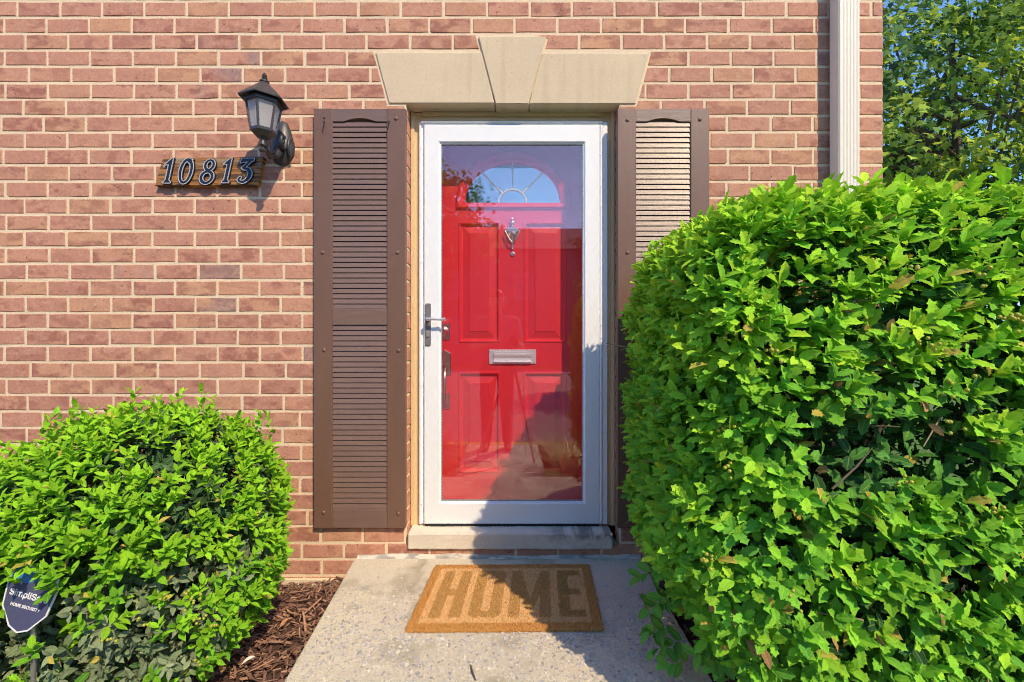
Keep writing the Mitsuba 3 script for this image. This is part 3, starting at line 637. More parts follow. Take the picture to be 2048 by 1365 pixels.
for shape, (pxl, pyb) in zip((d1, d0, d8, d1, d3), ((322, 366.5), (353, 367.5), (397, 368.5), (439, 366), (472, 366.5))):
    x, z = P(pxl, pyb, PYF - 0.006)
    g = affinity.affine_transform(shape, [DH, 0.22 * DH, 0, DH, x, z])
    outer = g.buffer(0.0022); inner = g.buffer(-0.0004)
    dg = obj('digit', ext(inner, PYF + 0.001, PYF - 0.009), 'm_navy', plq)
    obj('rim', ext(outer.difference(inner), PYF + 0.001, PYF - 0.0115), 'm_rim', dg)
    obj('edge', ext(outer.buffer(0.0022).difference(outer), PYF + 0.001, PYF - 0.0085), 'm_navy', dg)
nx, nz = P(330, 334, PYF)
obj('nail', sphere((nx, PYF - 0.002, nz), 0.006, 1), 'm_rim', plq)

# ------------------------------------------------------------------ doormat: coir pile, the word HOME left darker in a bleached field
mt = thing('doormat', 'tan coir doormat with the word HOME lying before the step', 'doormat')
MW, MD = 0.730, 0.486
ma = math.atan2(0.031, 0.486); mo = np.array([-0.363, -0.102]); ux = np.array([1.0, 0.012]); uy = np.array([-math.sin(ma), -math.cos(ma)])
outer = sbox(0, 0, MW, MD); field = sbox(0.034, 0.036, MW - 0.036, 0.446)
y0, y1, sw = 0.060, 0.412, 0.046
H_ = union_all([sbox(0.062, y0, 0.062 + sw, y1), sbox(0.140, y0, 0.140 + sw, y1), sbox(0.10, 0.213, 0.15, 0.258)])
O_ = sbox(0.214, y0, 0.342, y1).buffer(-0.03).buffer(0.03).difference(sbox(0.214 + sw, y0 + 0.042, 0.342 - sw, y1 - 0.042).buffer(-0.012).buffer(0.012))
M_ = union_all([sbox(0.370, y0, 0.416, y1), sbox(0.496, y0, 0.542, y1), Polygon([(0.370, y0), (0.412, y0), (0.470, 0.36), (0.442, 0.36)]), Polygon([(0.542, y0), (0.500, y0), (0.442, 0.36), (0.470, 0.36)])])
E_ = union_all([sbox(0.574, y0, 0.620, y1), sbox(0.60, y0, 0.678, y0 + 0.044), sbox(0.60, 0.214, 0.668, 0.256), sbox(0.60, y1 - 0.044, 0.678, y1)])
letters = union_all([H_, O_, M_, E_])
def matpt(p, z): p = np.asarray(p, float); q = mo + p[:, :1] * ux + p[:, 1:2] * uy; return np.c_[q, np.broadcast_to(z, (len(p),))]
def pile(poly, n, col, h, seed):
    rr = np.random.default_rng(seed); b = poly.bounds
    base = []
    for g in getattr(poly, 'geoms', [poly]):
        m = trimesh.creation.extrude_polygon(g, 0.008, engine='earcut'); v = m.vertices.copy()
        m.vertices = matpt(v[:, :2], v[:, 2] + 0.002); m.invert() if m.volume < 0 else None; base.append(m)
    base = cat(base)
    pts = np.zeros((0, 2))
    from shapely import contains_xy
    while len(pts) < n:
        q = np.c_[rr.uniform(b[0], b[2], n * 2), rr.uniform(b[1], b[3], n * 2)]; pts = np.vstack([pts, q[contains_xy(poly, q[:, 0], q[:, 1])]])
    pts = pts[:n]; root = matpt(pts, 0.009); ang = rr.uniform(0, 2 * PI, n); wd = rr.uniform(0.0007, 0.0014, n); hh = h * rr.uniform(0.6, 1.25, n)
    side = np.c_[np.cos(ang), np.sin(ang), 0 * ang] * wd[:, None]
    tip = root + np.c_[rr.normal(0, 0.0035, (n, 2)), hh]
    v = np.stack([root - side, root + side, tip], 1).reshape(-1, 3); f = np.arange(3 * n).reshape(-1, 3)
    c = np.asarray(col) * rr.uniform(0.62, 1.35, (n, 1)) * (1 + rr.normal(0, 0.06, (n, 3)))
    cc = np.repeat(c, 3, 0); cc[0::3] *= 0.75; cc[1::3] *= 0.75
    return trimesh.Trimesh(np.vstack([base.vertices, v]), np.vstack([base.faces, f + len(base.vertices)]), process=False), np.clip(np.vstack([np.tile(np.asarray(col) * 0.8, (len(base.vertices), 1)), cc]), 0, 1)
DARK, LIGHT = (0.60, 0.31, 0.085), (0.77, 0.49, 0.21)
def coir(name, poly, n, col, seed, **kw):
    m, c = pile(poly, n, col, 0.0075, seed); obj(name, m, 'm_coir', mt, color=c, **kw)
coir('border', outer.difference(field), 9000, DARK, 1)
ne = 2600; rr_ = np.random.default_rng(9); tt = rr_.uniform(0, 2 * (MW + MD), ne)
pe = np.array([(t, 0) if t < MW else (MW, t - MW) if t < MW + MD else (2 * MW + MD - t, MD) if t < 2 * MW + MD else (0, 2 * (MW + MD) - t) for t in tt])
oe = np.array([(0, -1) if t < MW else (1, 0) if t < MW + MD else (0, 1) if t < 2 * MW + MD else (-1, 0) for t in tt], float)
r0_ = matpt(pe, rr_.uniform(0.001, 0.010, ne)); r1_ = matpt(pe + oe * rr_.uniform(0.002, 0.008, (ne, 1)) + rr_.normal(0, 0.004, (ne, 2)), rr_.uniform(0.001, 0.014, ne)); sd_ = np.c_[rr_.normal(0, 0.0008, (ne, 2)), 0.0008 * np.ones(ne)]
obj('fringe', trimesh.Trimesh(np.stack([r0_ - sd_, r0_ + sd_, r1_], 1).reshape(-1, 3), np.arange(3 * ne).reshape(-1, 3), process=False), 'm_coir', mt, color=np.repeat(np.array(DARK) * rr_.uniform(0.5, 1.2, (ne, 1)), 3, 0), kind='stuff')
coir('field', field.difference(letters), 13000, LIGHT, 2)
for nme, s in zip('HOME', (H_, O_, M_, E_)): coir('letter', s, 3600, (0.54, 0.315, 0.10), ord(nme), label='letter ' + nme)

# ------------------------------------------------------------------ loose pieces: pebbles in the pad, smear at the wall, mulch
def chips(pos, length, width, thick, yaw, pitch, col, roll=None):
    """one irregular sliver (8 corners) per row"""
    n = len(pos); rr = np.random.default_rng(len(pos))
    t = np.c_[np.cos(yaw) * np.cos(pitch), np.sin(yaw) * np.cos(pitch), np.sin(pitch)]; s = np.c_[-np.sin(yaw), np.cos(yaw), 0 * yaw]; u = np.cross(t, s)
    if roll is not None: s, u = s * np.cos(roll)[:, None] + u * np.sin(roll)[:, None], u * np.cos(roll)[:, None] - s * np.sin(roll)[:, None]
    corner = np.array([(a, b, c) for a in (-1, 1) for b in (-1, 1) for c in (-1, 1)], float)
    k = corner[None] * rr.uniform(0.45, 1.0, (n, 8, 3))
    v = pos[:, None] + k[..., :1] * (length / 2)[:, None, None] * t[:, None] + k[..., 1:2] * (width / 2)[:, None, None] * s[:, None] + k[..., 2:] * (thick / 2)[:, None, None] * u[:, None]
    f0 = np.array([[0, 1, 3], [0, 3, 2], [4, 6, 7], [4, 7, 5], [0, 4, 5], [0, 5, 1], [2, 3, 7], [2, 7, 6], [0, 2, 6], [0, 6, 4], [1, 5, 7], [1, 7, 3]])
    f = (f0[None] + 8 * np.arange(n)[:, None, None]).reshape(-1, 3)
    return trimesh.Trimesh(v.reshape(-1, 3), f, process=False), np.repeat(np.clip(col, 0, 1), 8, 0)
def pick(n, table, jitter=0.18):
    t = np.asarray(table, float); c = t[R.integers(0, len(t), n)]; return c * R.uniform(1 - jitter, 1 + jitter, (n, 1))
# pebbles showing in the worn concrete
n = 5200; q = np.c_[R.uniform(PADL0 + 0.02, PADR - 0.01, n * 2), R.uniform(-1.15, -0.10, n * 2)]
q = q[(q[:, 0] > PADL0 + 0.03 - 0.07 * q[:, 1]) & (R.random(2 * n) < np.clip((-q[:, 1] - 0.22) / 0.42, 0.03, 1.0) * np.clip(2.4 * meshkit.fbm(np.c_[q * 5, 0 * q[:, :1]], 3, 8) - 0.55, 0.12, 1))][:n]; n = len(q)
L = R.gamma(4.0, 0.0014, n) + 0.003
m, c = chips(np.c_[q, np.full(n, 0.0004)], L * 1.2, L * R.uniform(0.6, 1.1, n), np.full(n, 0.005), R.uniform(0, 6.28, n), R.normal(0, 0.06, n), np.array([.50, .46, .38]) * 0.38 + 0.62 * pick(n, [(.24, .25, .28), (.32, .33, .37), (.38, .38, .39), (.47, .44, .39), (.68, .66, .61), (.54, .50, .42), (.17, .17, .19), (.42, .43, .48), (.46, .46, .50), (.60, .56, .47)]))
obj('pebbles', m, 'm_vc', pad_k, color=c, kind='stuff')
# cement smear where the pad meets the brick
X = np.linspace(PADL0 + 0.015, PADR, 140); hgt = 0.004 + 0.022 * meshkit.fbm(np.c_[X * 5, 0 * X, 0 * X], 5, 3); dep = 0.010 + 0.014 * meshkit.fbm(np.c_[X * 4, 0 * X + 4, 0 * X], 3, 4)
v = np.vstack([np.c_[X, 0 * X - 0.0035, hgt], np.c_[X, 0 * X - 0.010, hgt * 0.5], np.c_[X, -dep, 0 * X + 0.0015], np.c_[X, -dep - 0.004, 0 * X - 0.004]]); k = len(X); f = []
for r in range(3):
    for i in range(k - 1): f += [(r * k + i, (r + 1) * k + i, (r + 1) * k + i + 1), (r * k + i, (r + 1) * k + i + 1, r * k + i + 1)]
obj('cement_fillet', trimesh.Trimesh(v, np.array(f), process=False), 'm_smear', pad_k, smooth=True)
# shredded bark
def mulch(x0, x1, y0, y1, n, name, right=False):
    q = np.c_[R.uniform(x0, x1, n), y1 - (y1 - y0) * R.uniform(0, 1, n) ** 1.15]
    if not right: q = q[q[:, 0] < PADL0 - 0.004 - 0.07 * q[:, 1]]
    n = len(q); h = 0.05 * (meshkit.fbm(np.c_[q * 4, 0 * q[:, :1]], 3, 2 if right else 1) - 0.5)
    z = MZ + h + R.uniform(0.0, 0.022, n) + (0.03 * np.clip(1 - (PADL0 - q[:, 0]) / 0.25, 0, 1) if not right else 0)
    L = R.gamma(3.0, 0.011, n) + 0.008
    m, c = chips(np.c_[q, z], L, R.uniform(0.003, 0.009, n) * (1 + L * 6), R.uniform(0.0015, 0.004, n), R.uniform(0, 6.28, n), R.normal(0, 0.22, n),
                 pick(n, [(.22, .115, .08), (.16, .085, .06), (.27, .15, .10), (.12, .062, .046), (.32, .19, .135), (.20, .11, .085), (.38, .22, .13)], 0.3), R.normal(0, 0.5, n))
    b = solo(name, m, 'm_vc', '', 'mulch', color=c, kind='stuff')
    return b
k = mulch(-2.6, PADL0 + 0.1, -1.35, -0.004, 9500, 'bark_mulch'); labels[k]['label'] = 'brown shredded bark mulch on the bed left of the pad'
k = mulch(PADR + 0.004, 2.4, -1.5, -0.004, 4500, 'bark_mulch', True); labels[k]['label'] = 'brown shredded bark mulch under the tall holly'

# ------------------------------------------------------------------ leaves
def leaf_template(side, cup, curl, wave=0.0):
    """side: (along, half width) outline from stalk to tip; returns vertices (across, along, up), faces, and a 0..1 'edge' value per vertex"""
    s = np.array(side); n = len(s); v, f, e = [], [], []
    up = lambda l, w: cup * abs(w) - curl * l * l + wave * math.sin(l * 19) * abs(w)
    for l, w in s: v.append((0, l, -curl * l * l)); e.append(0.0)
    ROWS = ((0.14, 0.45), (0.58, 0.5), (0.88, 0.6), (1.0, 1.0))
    for sg in (-1, 1):
        for q, val in ROWS:
            for l, w in s: v.append((sg * w * q, l, up(l, w * q) + (0.020 * math.sin(l * 26) if q == 0.58 and 0.1 < l < 0.9 else 0))); e.append(val)
    for k, sg in enumerate((-1, 1)):
        rows = [0] + [n * (1 + len(ROWS) * k + q) for q in range(len(ROWS))]
        for a, b in zip(rows[:-1], rows[1:]):
            for i in range(n - 1):
                q = (a + i, a + i + 1, b + i + 1, b + i)
                q = q if sg > 0 else q[::-1]
                f += [(q[0], q[2], q[1]), (q[0], q[3], q[2])]
    return np.array(v), np.array(f), np.array(e)
HOLLY = [(0, 0.01), (0.08, 0.09), (0.24, 0.18), (0.30, 0.25), (0.36, 0.195), (0.52, 0.21), (0.585, 0.275), (0.64, 0.19), (0.77, 0.165), (0.83, 0.23), (0.87, 0.11), (1.0, 0.0)]
HOLLY2 = [(0, 0.01), (0.12, 0.13), (0.30, 0.22), (0.50, 0.235), (0.68, 0.19), (0.745, 0.245), (0.80, 0.15), (0.90, 0.08), (1.0, 0.0)]
OVAL = [(0, 0.01), (0.14, 0.12), (0.32, 0.205), (0.52, 0.215), (0.72, 0.145), (0.88, 0.055), (1.0, 0.0)]

class Leaves:
    def __init__(self, templates): self.t = templates; self.rows = []
    def add(self, pos, along, normal, length, col, kind): self.rows.append((pos, along, normal, length, col, kind))
    def build(self):
        pos, al, nm, ln, col, kd = (np.concatenate([np.atleast_1d(r[i]) for r in self.rows]) for i in range(6))
        al = unit(al); nm = unit(nm - (nm * al).sum(1, keepdims=True) * al); sd = np.cross(al, nm)
        self.pos, self.ln, self.kd = pos, ln, kd
        self.parts = []
        for i, (tv, tf, te) in enumerate(self.t):
            w = np.nonzero(kd == i)[0]
            V = pos[w, None] + ln[w, None, None] * (tv[None, :, :1] * sd[w, None] + tv[None, :, 1:2] * al[w, None] + tv[None, :, 2:] * nm[w, None])
            c = col[w, None, :] * (1.0 + 0.0 * te[None, :, None]); pale = np.array([0.30, 0.36, 0.06])
            c = np.where((te == 0)[None, :, None], 0.55 * c + 0.45 * pale * 1.5, c); c = np.where((te == 1)[None, :, None], 0.62 * c + 0.38 * np.array([0.50, 0.56, 0.16]), c)
            self.parts.append((w, V, tf, np.clip(c, 0, 1)))
        return self
    def visible(self, n):
        """ids of the n leaves that cover most of the photograph (a coarse depth buffer of discs)"""
        W, H = 1024, 682; zb = np.full((H, W), 1e9); ib = np.full((H, W), -1, int)
        for w, V, tf, c in self.parts:
            d = V[..., 1] + CAM_D; px = 512 + V[..., 0] / d * FPX / 2; py = 341 - (V[..., 2] - CAM_H) / d * FPX / 2
            x0, x1, y0, y1 = (np.round(a).astype(int) for a in (px.min(1), px.max(1), py.min(1), py.max(1)))
            dd = d.mean(1); nn_ = np.linalg.norm(np.cross(np.stack([px[:, -1] - px[:, 0], py[:, -1] - py[:, 0]], 1), [1, 0]) if 0 else np.zeros((len(w), 1)), axis=1)
            for j in np.nonzero((d.min(1) > 0.05) & (x1 > 0) & (x0 < W) & (y1 > 0) & (y0 < H))[0]:
                ax, bx_, ay, by = max(x0[j], 0), min(x1[j], W - 1), max(y0[j], 0), min(y1[j], H - 1)
                mx, my = (bx_ - ax) // 4, (by - ay) // 4
                s = np.s_[ay + my:by - my + 1, ax + mx:bx_ - mx + 1]; near = zb[s] > dd[j]
                zb[s][near] = dd[j]; ib[s][near] = w[j]
        ids, cnt = np.unique(ib[ib >= 0], return_counts=True)
        return set(ids[np.argsort(-cnt)][:n].tolist())
    def emit(self, parent, single=300, material='m_leaf', name='leaf', rest='foliage'):
        pick_ = self.visible(single) if single else set(); rv, rf, rc, at = [], [], [], 0
        for w, V, tf, c in self.parts:
            for j in range(len(w)):
                if w[j] in pick_: obj(name, trimesh.Trimesh(V[j], tf, process=False), material, parent, smooth=True, color=c[j])
            keep = np.array([x not in pick_ for x in w]); Vk, ck = V[keep], c[keep]; nk, nv = Vk.shape[:2]
            rv.append(Vk.reshape(-1, 3)); rc.append(ck.reshape(-1, 3)); rf.append((tf[None] + at + nv * np.arange(nk)[:, None, None]).reshape(-1, 3)); at += nk * nv
        obj(rest, trimesh.Trimesh(np.vstack(rv), np.vstack(rf), process=False), material, parent, smooth=True, color=np.vstack(rc), kind='stuff')

def shell(center, half, p, n, f0, f1, rng, bump=0.08, bfq=2.2, seed=0, zcut=None):
    """points of a lumpy rounded-box shell with outward normals"""
    out, nor, fr = [], [], []
    center, half = np.asarray(center), np.asarray(half)
    got = 0
    while got < n:
        q = rng.uniform(-1.12, 1.12, (n * 2, 3)); f = (np.abs(q) ** p).sum(1) ** (1 / p)
        w = center + q * half
        f = f - bump * (meshkit.fbm(w * bfq, 3, seed) - 0.5) * 2
        ok = (f > f0) & (f < f1)
        q, w, f = q[ok], w[ok], f[ok]
        g = unit(np.sign(q) * np.abs(q) ** (p - 1) / half)
        out.append(w); nor.append(g); fr.append(f); got += len(w)
    return np.vstack(out)[:n], np.vstack(nor)[:n], np.concatenate(fr)[:n]

def sprigs(L, pos, d, rng, leaves=(5, 8), length=(0.05, 0.065), spread=(35, 78), stem=0.07, palette=None, kinds=(0,), up=0.35, tone=None, light=0.85):
    n = len(pos); d = unit(d); ref = unit(rng.normal(0, 1, (n, 3))); a = unit(np.cross(d, ref)); b = np.cross(d, a)
    base_tone = tone if tone is not None else rng.uniform(0, 1, n)
    cnt = rng.integers(leaves[0], leaves[1] + 1, n); phi0 = rng.uniform(0, 6.28, n)
    for k in range(leaves[1]):
        on = cnt > k; m = on.sum()
        if m == 0: continue
        t = k / leaves[1]; phi = phi0[on] + k * 2.4 + rng.normal(0, 0.25, m)
        r = np.cos(phi)[:, None] * a[on] + np.sin(phi)[:, None] * b[on]
        al = np.radians(rng.normal(spread[0] + (spread[1] - spread[0]) * t, 11, m))[:, None]
        along = np.cos(al) * d[on] + np.sin(al) * r
        nor = np.sin(al) * d[on] - np.cos(al) * r + np.array([0, 0, up]) + rng.normal(0, 0.22, (m, 3))
        ln = rng.uniform(length[0], length[1], m) * (0.72 + 0.34 * min(1, 0.3 + t))
        p0 = pos[on] - d[on] * (stem * t)[..., None] if np.ndim(stem) else pos[on] - d[on] * stem * t
        pal = np.asarray(palette); x = np.clip(base_tone[on] * 0.75 + 0.25 * t + rng.normal(0, 0.12, m), 0, 0.999) * (len(pal) - 1)
        i = x.astype(int); fr = (x - i)[:, None]; col = (pal[i] * (1 - fr) + pal[np.minimum(i + 1, len(pal) - 1)] * fr) * rng.uniform(0.72, 1.25, (m, 1))
        odd = rng.random(m) < 0.018; col[odd] = np.array([0.55, 0.46, 0.10]) * rng.uniform(0.7, 1.1, (odd.sum(), 1))
        L.add(p0, along, nor + np.array([0.08, -0.70, 0.58]) * light, ln, col, rng.choice(kinds, m))

# ------------------------------------------------------------------ the tall holly on the right
holly = thing('holly_bush', 'tall clipped holly bush with glossy spiny leaves and green berries right of the door', 'bush')
HC, HH, HP = np.array([1.395, -0.70, 0.82]), np.array([0.93, 0.51, 0.69]), 6.0
hr = np.random.default_rng(21)
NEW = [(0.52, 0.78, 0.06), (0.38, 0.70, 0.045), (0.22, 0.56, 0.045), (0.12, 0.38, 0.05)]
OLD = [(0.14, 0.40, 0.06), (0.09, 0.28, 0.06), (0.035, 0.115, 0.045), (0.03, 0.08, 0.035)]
Lh = Leaves([leaf_template(HOLLY, 0.34, 0.16, 0.10), leaf_template(HOLLY, 0.16, 0.30, 0.18), leaf_template(HOLLY2, 0.42, 0.10), leaf_template(HOLLY2, 0.22, 0.28, 0.1)])
def gaps(w, thr, seed, fq=(2.6, 2.6, 6.0)):
    """keeps the dark gaps between the horizontal shoots of the lower half"""
    g = meshkit.fbm(w * np.array(fq), 3, seed); return g > thr * np.clip((1.32 - w[:, 2]) / 0.35, 0, 1)
foot = lambda w: -0.012 + (np.clip(1.15 - w[:, 2], 0, 0.6) * 0.075 + np.clip(0.58 - w[:, 2], 0, 1) * 0.17) * np.clip(1.5 - w[:, 0], 0, 1) * np.clip(1.55 + w[:, 1], 0.5, 1.2)
w, g, f = shell(HC, HH, HP, 5400, 0.95, 1.02, hr, 0.075, 2.3, 3)
w[:, 0] += foot(w); k = gaps(w, 0.34, 5) & (w[:, 1] < -0.03); w, g = w[k], g[k]
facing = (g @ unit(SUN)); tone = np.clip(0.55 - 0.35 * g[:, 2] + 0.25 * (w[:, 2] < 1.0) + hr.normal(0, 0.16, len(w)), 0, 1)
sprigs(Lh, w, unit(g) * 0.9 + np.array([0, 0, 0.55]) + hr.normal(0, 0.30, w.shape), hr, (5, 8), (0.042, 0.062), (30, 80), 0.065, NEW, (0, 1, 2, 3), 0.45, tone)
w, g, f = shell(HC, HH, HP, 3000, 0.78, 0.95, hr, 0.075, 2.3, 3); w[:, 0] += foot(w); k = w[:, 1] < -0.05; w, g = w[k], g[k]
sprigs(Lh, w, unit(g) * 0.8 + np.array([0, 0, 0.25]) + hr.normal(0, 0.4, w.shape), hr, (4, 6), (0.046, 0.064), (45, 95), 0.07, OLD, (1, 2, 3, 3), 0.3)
w, g, f = shell(HC, HH, HP, 200, 0.97, 1.03, hr, 0.075, 2.3, 3); k = (w[:, 2] < 1.25) & (g[:, 1] < -0.3); w = w[k][:34]
Lh.add(w, hr.normal(0, 1, w.shape), hr.normal(0, 0.6, w.shape) + np.array([0.3, -0.6, 0.6]), hr.uniform(0.03, 0.05, len(w)), np.array([0.42, 0.24, 0.12]) * hr.uniform(0.6, 1.5, (len(w), 1)), hr.choice([2, 3], len(w)))
# low skirt of dark sprays over the pad
w = np.array([(0.47, -0.78, 0.16), (0.50, -0.86, 0.10), (0.55, -0.94, 0.14), (0.45, -0.70, 0.20), (0.60, -1.02, 0.18), (0.52, -0.60, 0.14)])
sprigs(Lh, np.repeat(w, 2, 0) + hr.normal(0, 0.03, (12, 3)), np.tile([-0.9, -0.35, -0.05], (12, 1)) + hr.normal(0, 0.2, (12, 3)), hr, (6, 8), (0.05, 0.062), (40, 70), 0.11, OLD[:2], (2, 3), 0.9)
Lh.build()
Lh.emit(holly)
bw = []
for x, y in ((0.90, -0.70), (0.98, -0.62), (1.25, -0.78), (1.40, -0.66), (1.75, -0.72)):
    for j in range(6):
        tip = HC + HH * unit(hr.normal(0, 1, 3)) * 0.82; mid = np.array([x, y, 0.45]) * 0.55 + tip * 0.45 + hr.normal(0, 0.05, 3)
        bw.append(tube([(x + hr.normal(0, .01), y, MZ - 0.02), (x + 0.02, y + 0.01, 0.25), mid, tip], [0.02, 0.016, 0.009, 0.003], 7))
obj('trunk', cat(bw[0:30:6]), 'm_bark', holly, smooth=True); obj('branches', cat([b for i, b in enumerate(bw) if i % 6]), 'm_bark', holly, smooth=True, kind='stuff')
tw, tg, tf_ = shell(HC, HH, HP, 150, 0.90, 0.99, hr, 0.075, 2.3, 3); tws = []
for p, g_ in zip(tw, tg):
    d = unit(g_ * 0.8 + hr.normal(0, 0.5, 3)); a = p - d * hr.uniform(0.08, 0.2); tws.append(tube([a, (a + p) / 2 + hr.normal(0, 0.01, 3), p + d * 0.02], [0.003, 0.0025, 0.0012], 5))
obj('twigs', cat(tws), 'm_twig', holly, smooth=True, kind='stuff')
bply = mikit.ply(trimesh.creation.icosphere(subdivisions=2, radius=0.0047), 'm_berry', smooth=True)
nb = 0
w, g, f = shell(HC, HH, HP, 700, 0.985, 1.03, hr, 0.075, 2.3, 3)
w = w[(w[:, 2] < 1.30) & (w[:, 2] > 0.35) & (g[:, 1] < -0.35) & (w[:, 0] < 1.9)][:48]
for c in w:
    for j in range(hr.integers(3, 9)):
        p = c + hr.normal(0, 0.0105, 3) + (0, -0.012, 0)
        obj('berry', None, None, holly, shape=bply, to_world=T().translate(p.tolist()).scale(float(hr.uniform(0.85, 1.12)))); nb += 1

# ------------------------------------------------------------------ the low shrub on the left
shrub = thing('evergreen_shrub', 'low rounded evergreen shrub with small bright leaves against the brick left of the door', 'bush')
sr = np.random.default_rng(5)
Ls = Leaves([leaf_template(OVAL, 0.35, 0.15), leaf_template(OVAL, 0.15, 0.30, 0.1), leaf_template(HOLLY2, 0.30, 0.2)])
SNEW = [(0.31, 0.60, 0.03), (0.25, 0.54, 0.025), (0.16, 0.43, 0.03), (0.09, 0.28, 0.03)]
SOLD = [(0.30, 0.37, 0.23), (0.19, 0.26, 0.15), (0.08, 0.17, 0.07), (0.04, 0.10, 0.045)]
lumps = [((-1.31, -0.66, 0.36), (0.47, 0.44, 0.49), 2.1, 1900), ((-1.80, -0.74, 0.22), (0.58, 0.46, 0.42), 2.1, 1450)]
SIGN = np.array([-1.31, -1.03, 0.385]); SS = 0.86
for i, (c, h, p, n) in enumerate(lumps):
    w, g, f = shell(c, h, p, n, 0.93, 1.02, sr, 0.15, 3.0, 12)
    lowf = np.clip((0.47 - w[:, 2]) / 0.20, 0, 1) * np.clip(-g[:, 1] * 1.4, 0, 1)
    k = (w[:, 2] > -0.06) & (w[:, 1] < -0.03) & (sr.random(len(w)) > 0.80 * lowf)
    near = (np.abs(w[:, 0] - SIGN[0]) < 0.068) & (np.abs(w[:, 2] - SIGN[2] + 0.020) < 0.080) & (w[:, 1] < SIGN[1] + 0.05); k &= ~near
    w, g = w[k], g[k]
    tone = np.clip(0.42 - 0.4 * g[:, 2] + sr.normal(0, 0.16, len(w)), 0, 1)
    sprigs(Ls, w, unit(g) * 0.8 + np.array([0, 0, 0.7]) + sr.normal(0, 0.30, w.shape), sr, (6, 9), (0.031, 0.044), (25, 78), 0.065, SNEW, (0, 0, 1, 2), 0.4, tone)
    w, g, f = shell(c, h, p, int(n * 0.9), 0.70, 0.94, sr, 0.15, 3.0, 12); k = (w[:, 2] > -0.09) & (w[:, 1] < -0.04)
    k &= ~((np.abs(w[:, 0] - SIGN[0]) < 0.10) & (np.abs(w[:, 2] - SIGN[2]) < 0.12) & (w[:, 1] < SIGN[1] + 0.05)); w, g = w[k], g[k]
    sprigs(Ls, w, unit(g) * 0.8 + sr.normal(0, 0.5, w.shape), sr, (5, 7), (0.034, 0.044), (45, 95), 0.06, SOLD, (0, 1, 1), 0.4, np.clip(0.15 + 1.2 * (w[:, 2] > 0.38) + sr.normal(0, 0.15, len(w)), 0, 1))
w, g, f = shell(lumps[0][0], lumps[0][1], 2.4, 900, 1.0, 1.04, sr, 0.15, 3.0, 12); w = w[(g[:, 2] > 0.45) & (w[:, 1] < -0.2)][:30]
w = np.vstack([w, np.array([(-1.62, -0.8, 0.58), (-1.75, -0.85, 0.54), (-1.45, -0.7, 0.78), (-1.2, -0.7, 0.8)])])
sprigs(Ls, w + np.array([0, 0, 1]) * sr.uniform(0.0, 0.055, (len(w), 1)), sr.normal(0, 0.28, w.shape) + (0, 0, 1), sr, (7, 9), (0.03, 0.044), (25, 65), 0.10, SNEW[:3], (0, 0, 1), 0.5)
Ls.build(); Ls.emit(shrub)
bw = []
for x, y in ((-1.25, -0.62), (-1.33, -0.7), (-1.8, -0.7), (-1.7, -0.66)):
    for j in range(6):
        tip = np.array([x, y, 0.42]) + np.array([0.45, 0.36, 0.40]) * unit(sr.normal(0, 1, 3)); mid = np.array([x, y, 0.2]) * 0.5 + tip * 0.5
        bw.append(tube([(x, y, MZ - 0.02), mid, tip], [0.012, 0.007, 0.002], 6))
obj('branches', cat(bw), 'm_bark', shrub, smooth=True, kind='stuff')
bply2 = mikit.ply(trimesh.creation.icosphere(subdivisions=2, radius=0.0042), 'm_berry', smooth=True)
w, g, f = shell(lumps[0][0], lumps[0][1], 2.6, 500, 0.95, 1.01, sr, 0.15, 3.0, 12); w = w[(w[:, 2] < 0.36) & (w[:, 2] > 0.03) & (g[:, 1] < -0.4) & (np.abs(w[:, 0] - SIGN[0]) > 0.13)][:16]
for c in w:
    for j in range(sr.integers(2, 6)):
        p = c + sr.normal(0, 0.009, 3) + (0, -0.01, 0); obj('berry', None, None, shrub, shape=bply2, to_world=T().translate(p.tolist()))

# ------------------------------------------------------------------ yard sign in front of the low shrub
sg = thing('yard_sign', 'dark blue shield shaped security sign half buried in the low shrub', 'sign')
mat('m_signblue', (0.075, 0.085, 0.17), 0.3); mat('m_signsky', (0.05, 0.25, 0.55), 0.3); mat('m_signwhite', (0.8, 0.82, 0.85), 0.4)
sp_ = Polygon([(-0.078, 0.035), (-0.062, 0.090), (0.062, 0.090), (0.078, 0.035), (0.070, -0.04), (0.03, -0.092), (0.0, -0.105), (-0.03, -0.092), (-0.070, -0.04)])
def onsign(m): m = m.copy(); m.apply_scale(SS); rot(m, [0, 1, 0], 14); rot(m, [1, 0, 0], -6); m.apply_translation(SIGN); return m
obj('panel', onsign(ext(sp_, 0.004, 0.0)), 'm_signblue', sg)
obj('edge', onsign(ext(sp_.buffer(0.004).difference(sp_), 0.004, -0.001)), 'm_signwhite', sg)
wave = Polygon([(-0.078, 0.035)] + [(x, 0.048 + 0.010 * math.sin(x * 45)) for x in np.linspace(-0.074, 0.074, 20)] + [(0.078, 0.036), (0.062, 0.090), (-0.062, 0.090)]).buffer(0)
obj('band', onsign(ext(wave.intersection(sp_), 0.0, -0.001)), 'm_signsky', sg)
def sign_text(t, h, z, bold):
    m = meshkit.text_mesh(t, h, 0.001, bold); v = m.vertices.copy(); m.vertices = np.stack([v[:, 0] - (v[:, 0].max() + v[:, 0].min()) / 2, -v[:, 2] - 0.0005, v[:, 1] + z], 1); return onsign(m)
obj('lettering', sign_text('SimpliSafe', 0.0185, -0.004, True), 'm_signwhite', sg, label='white word SimpliSafe')
obj('lettering', sign_text('HOME SECURITY', 0.0085, -0.034, True), 'm_signwhite', sg, label='white words HOME SECURITY')
obj('stake', tube([SIGN + (0.0, 0.012, 0.05), (SIGN[0] - 0.02, SIGN[1] + 0.03, MZ - 0.1)], 0.006, 8), 'm_steel', sg)

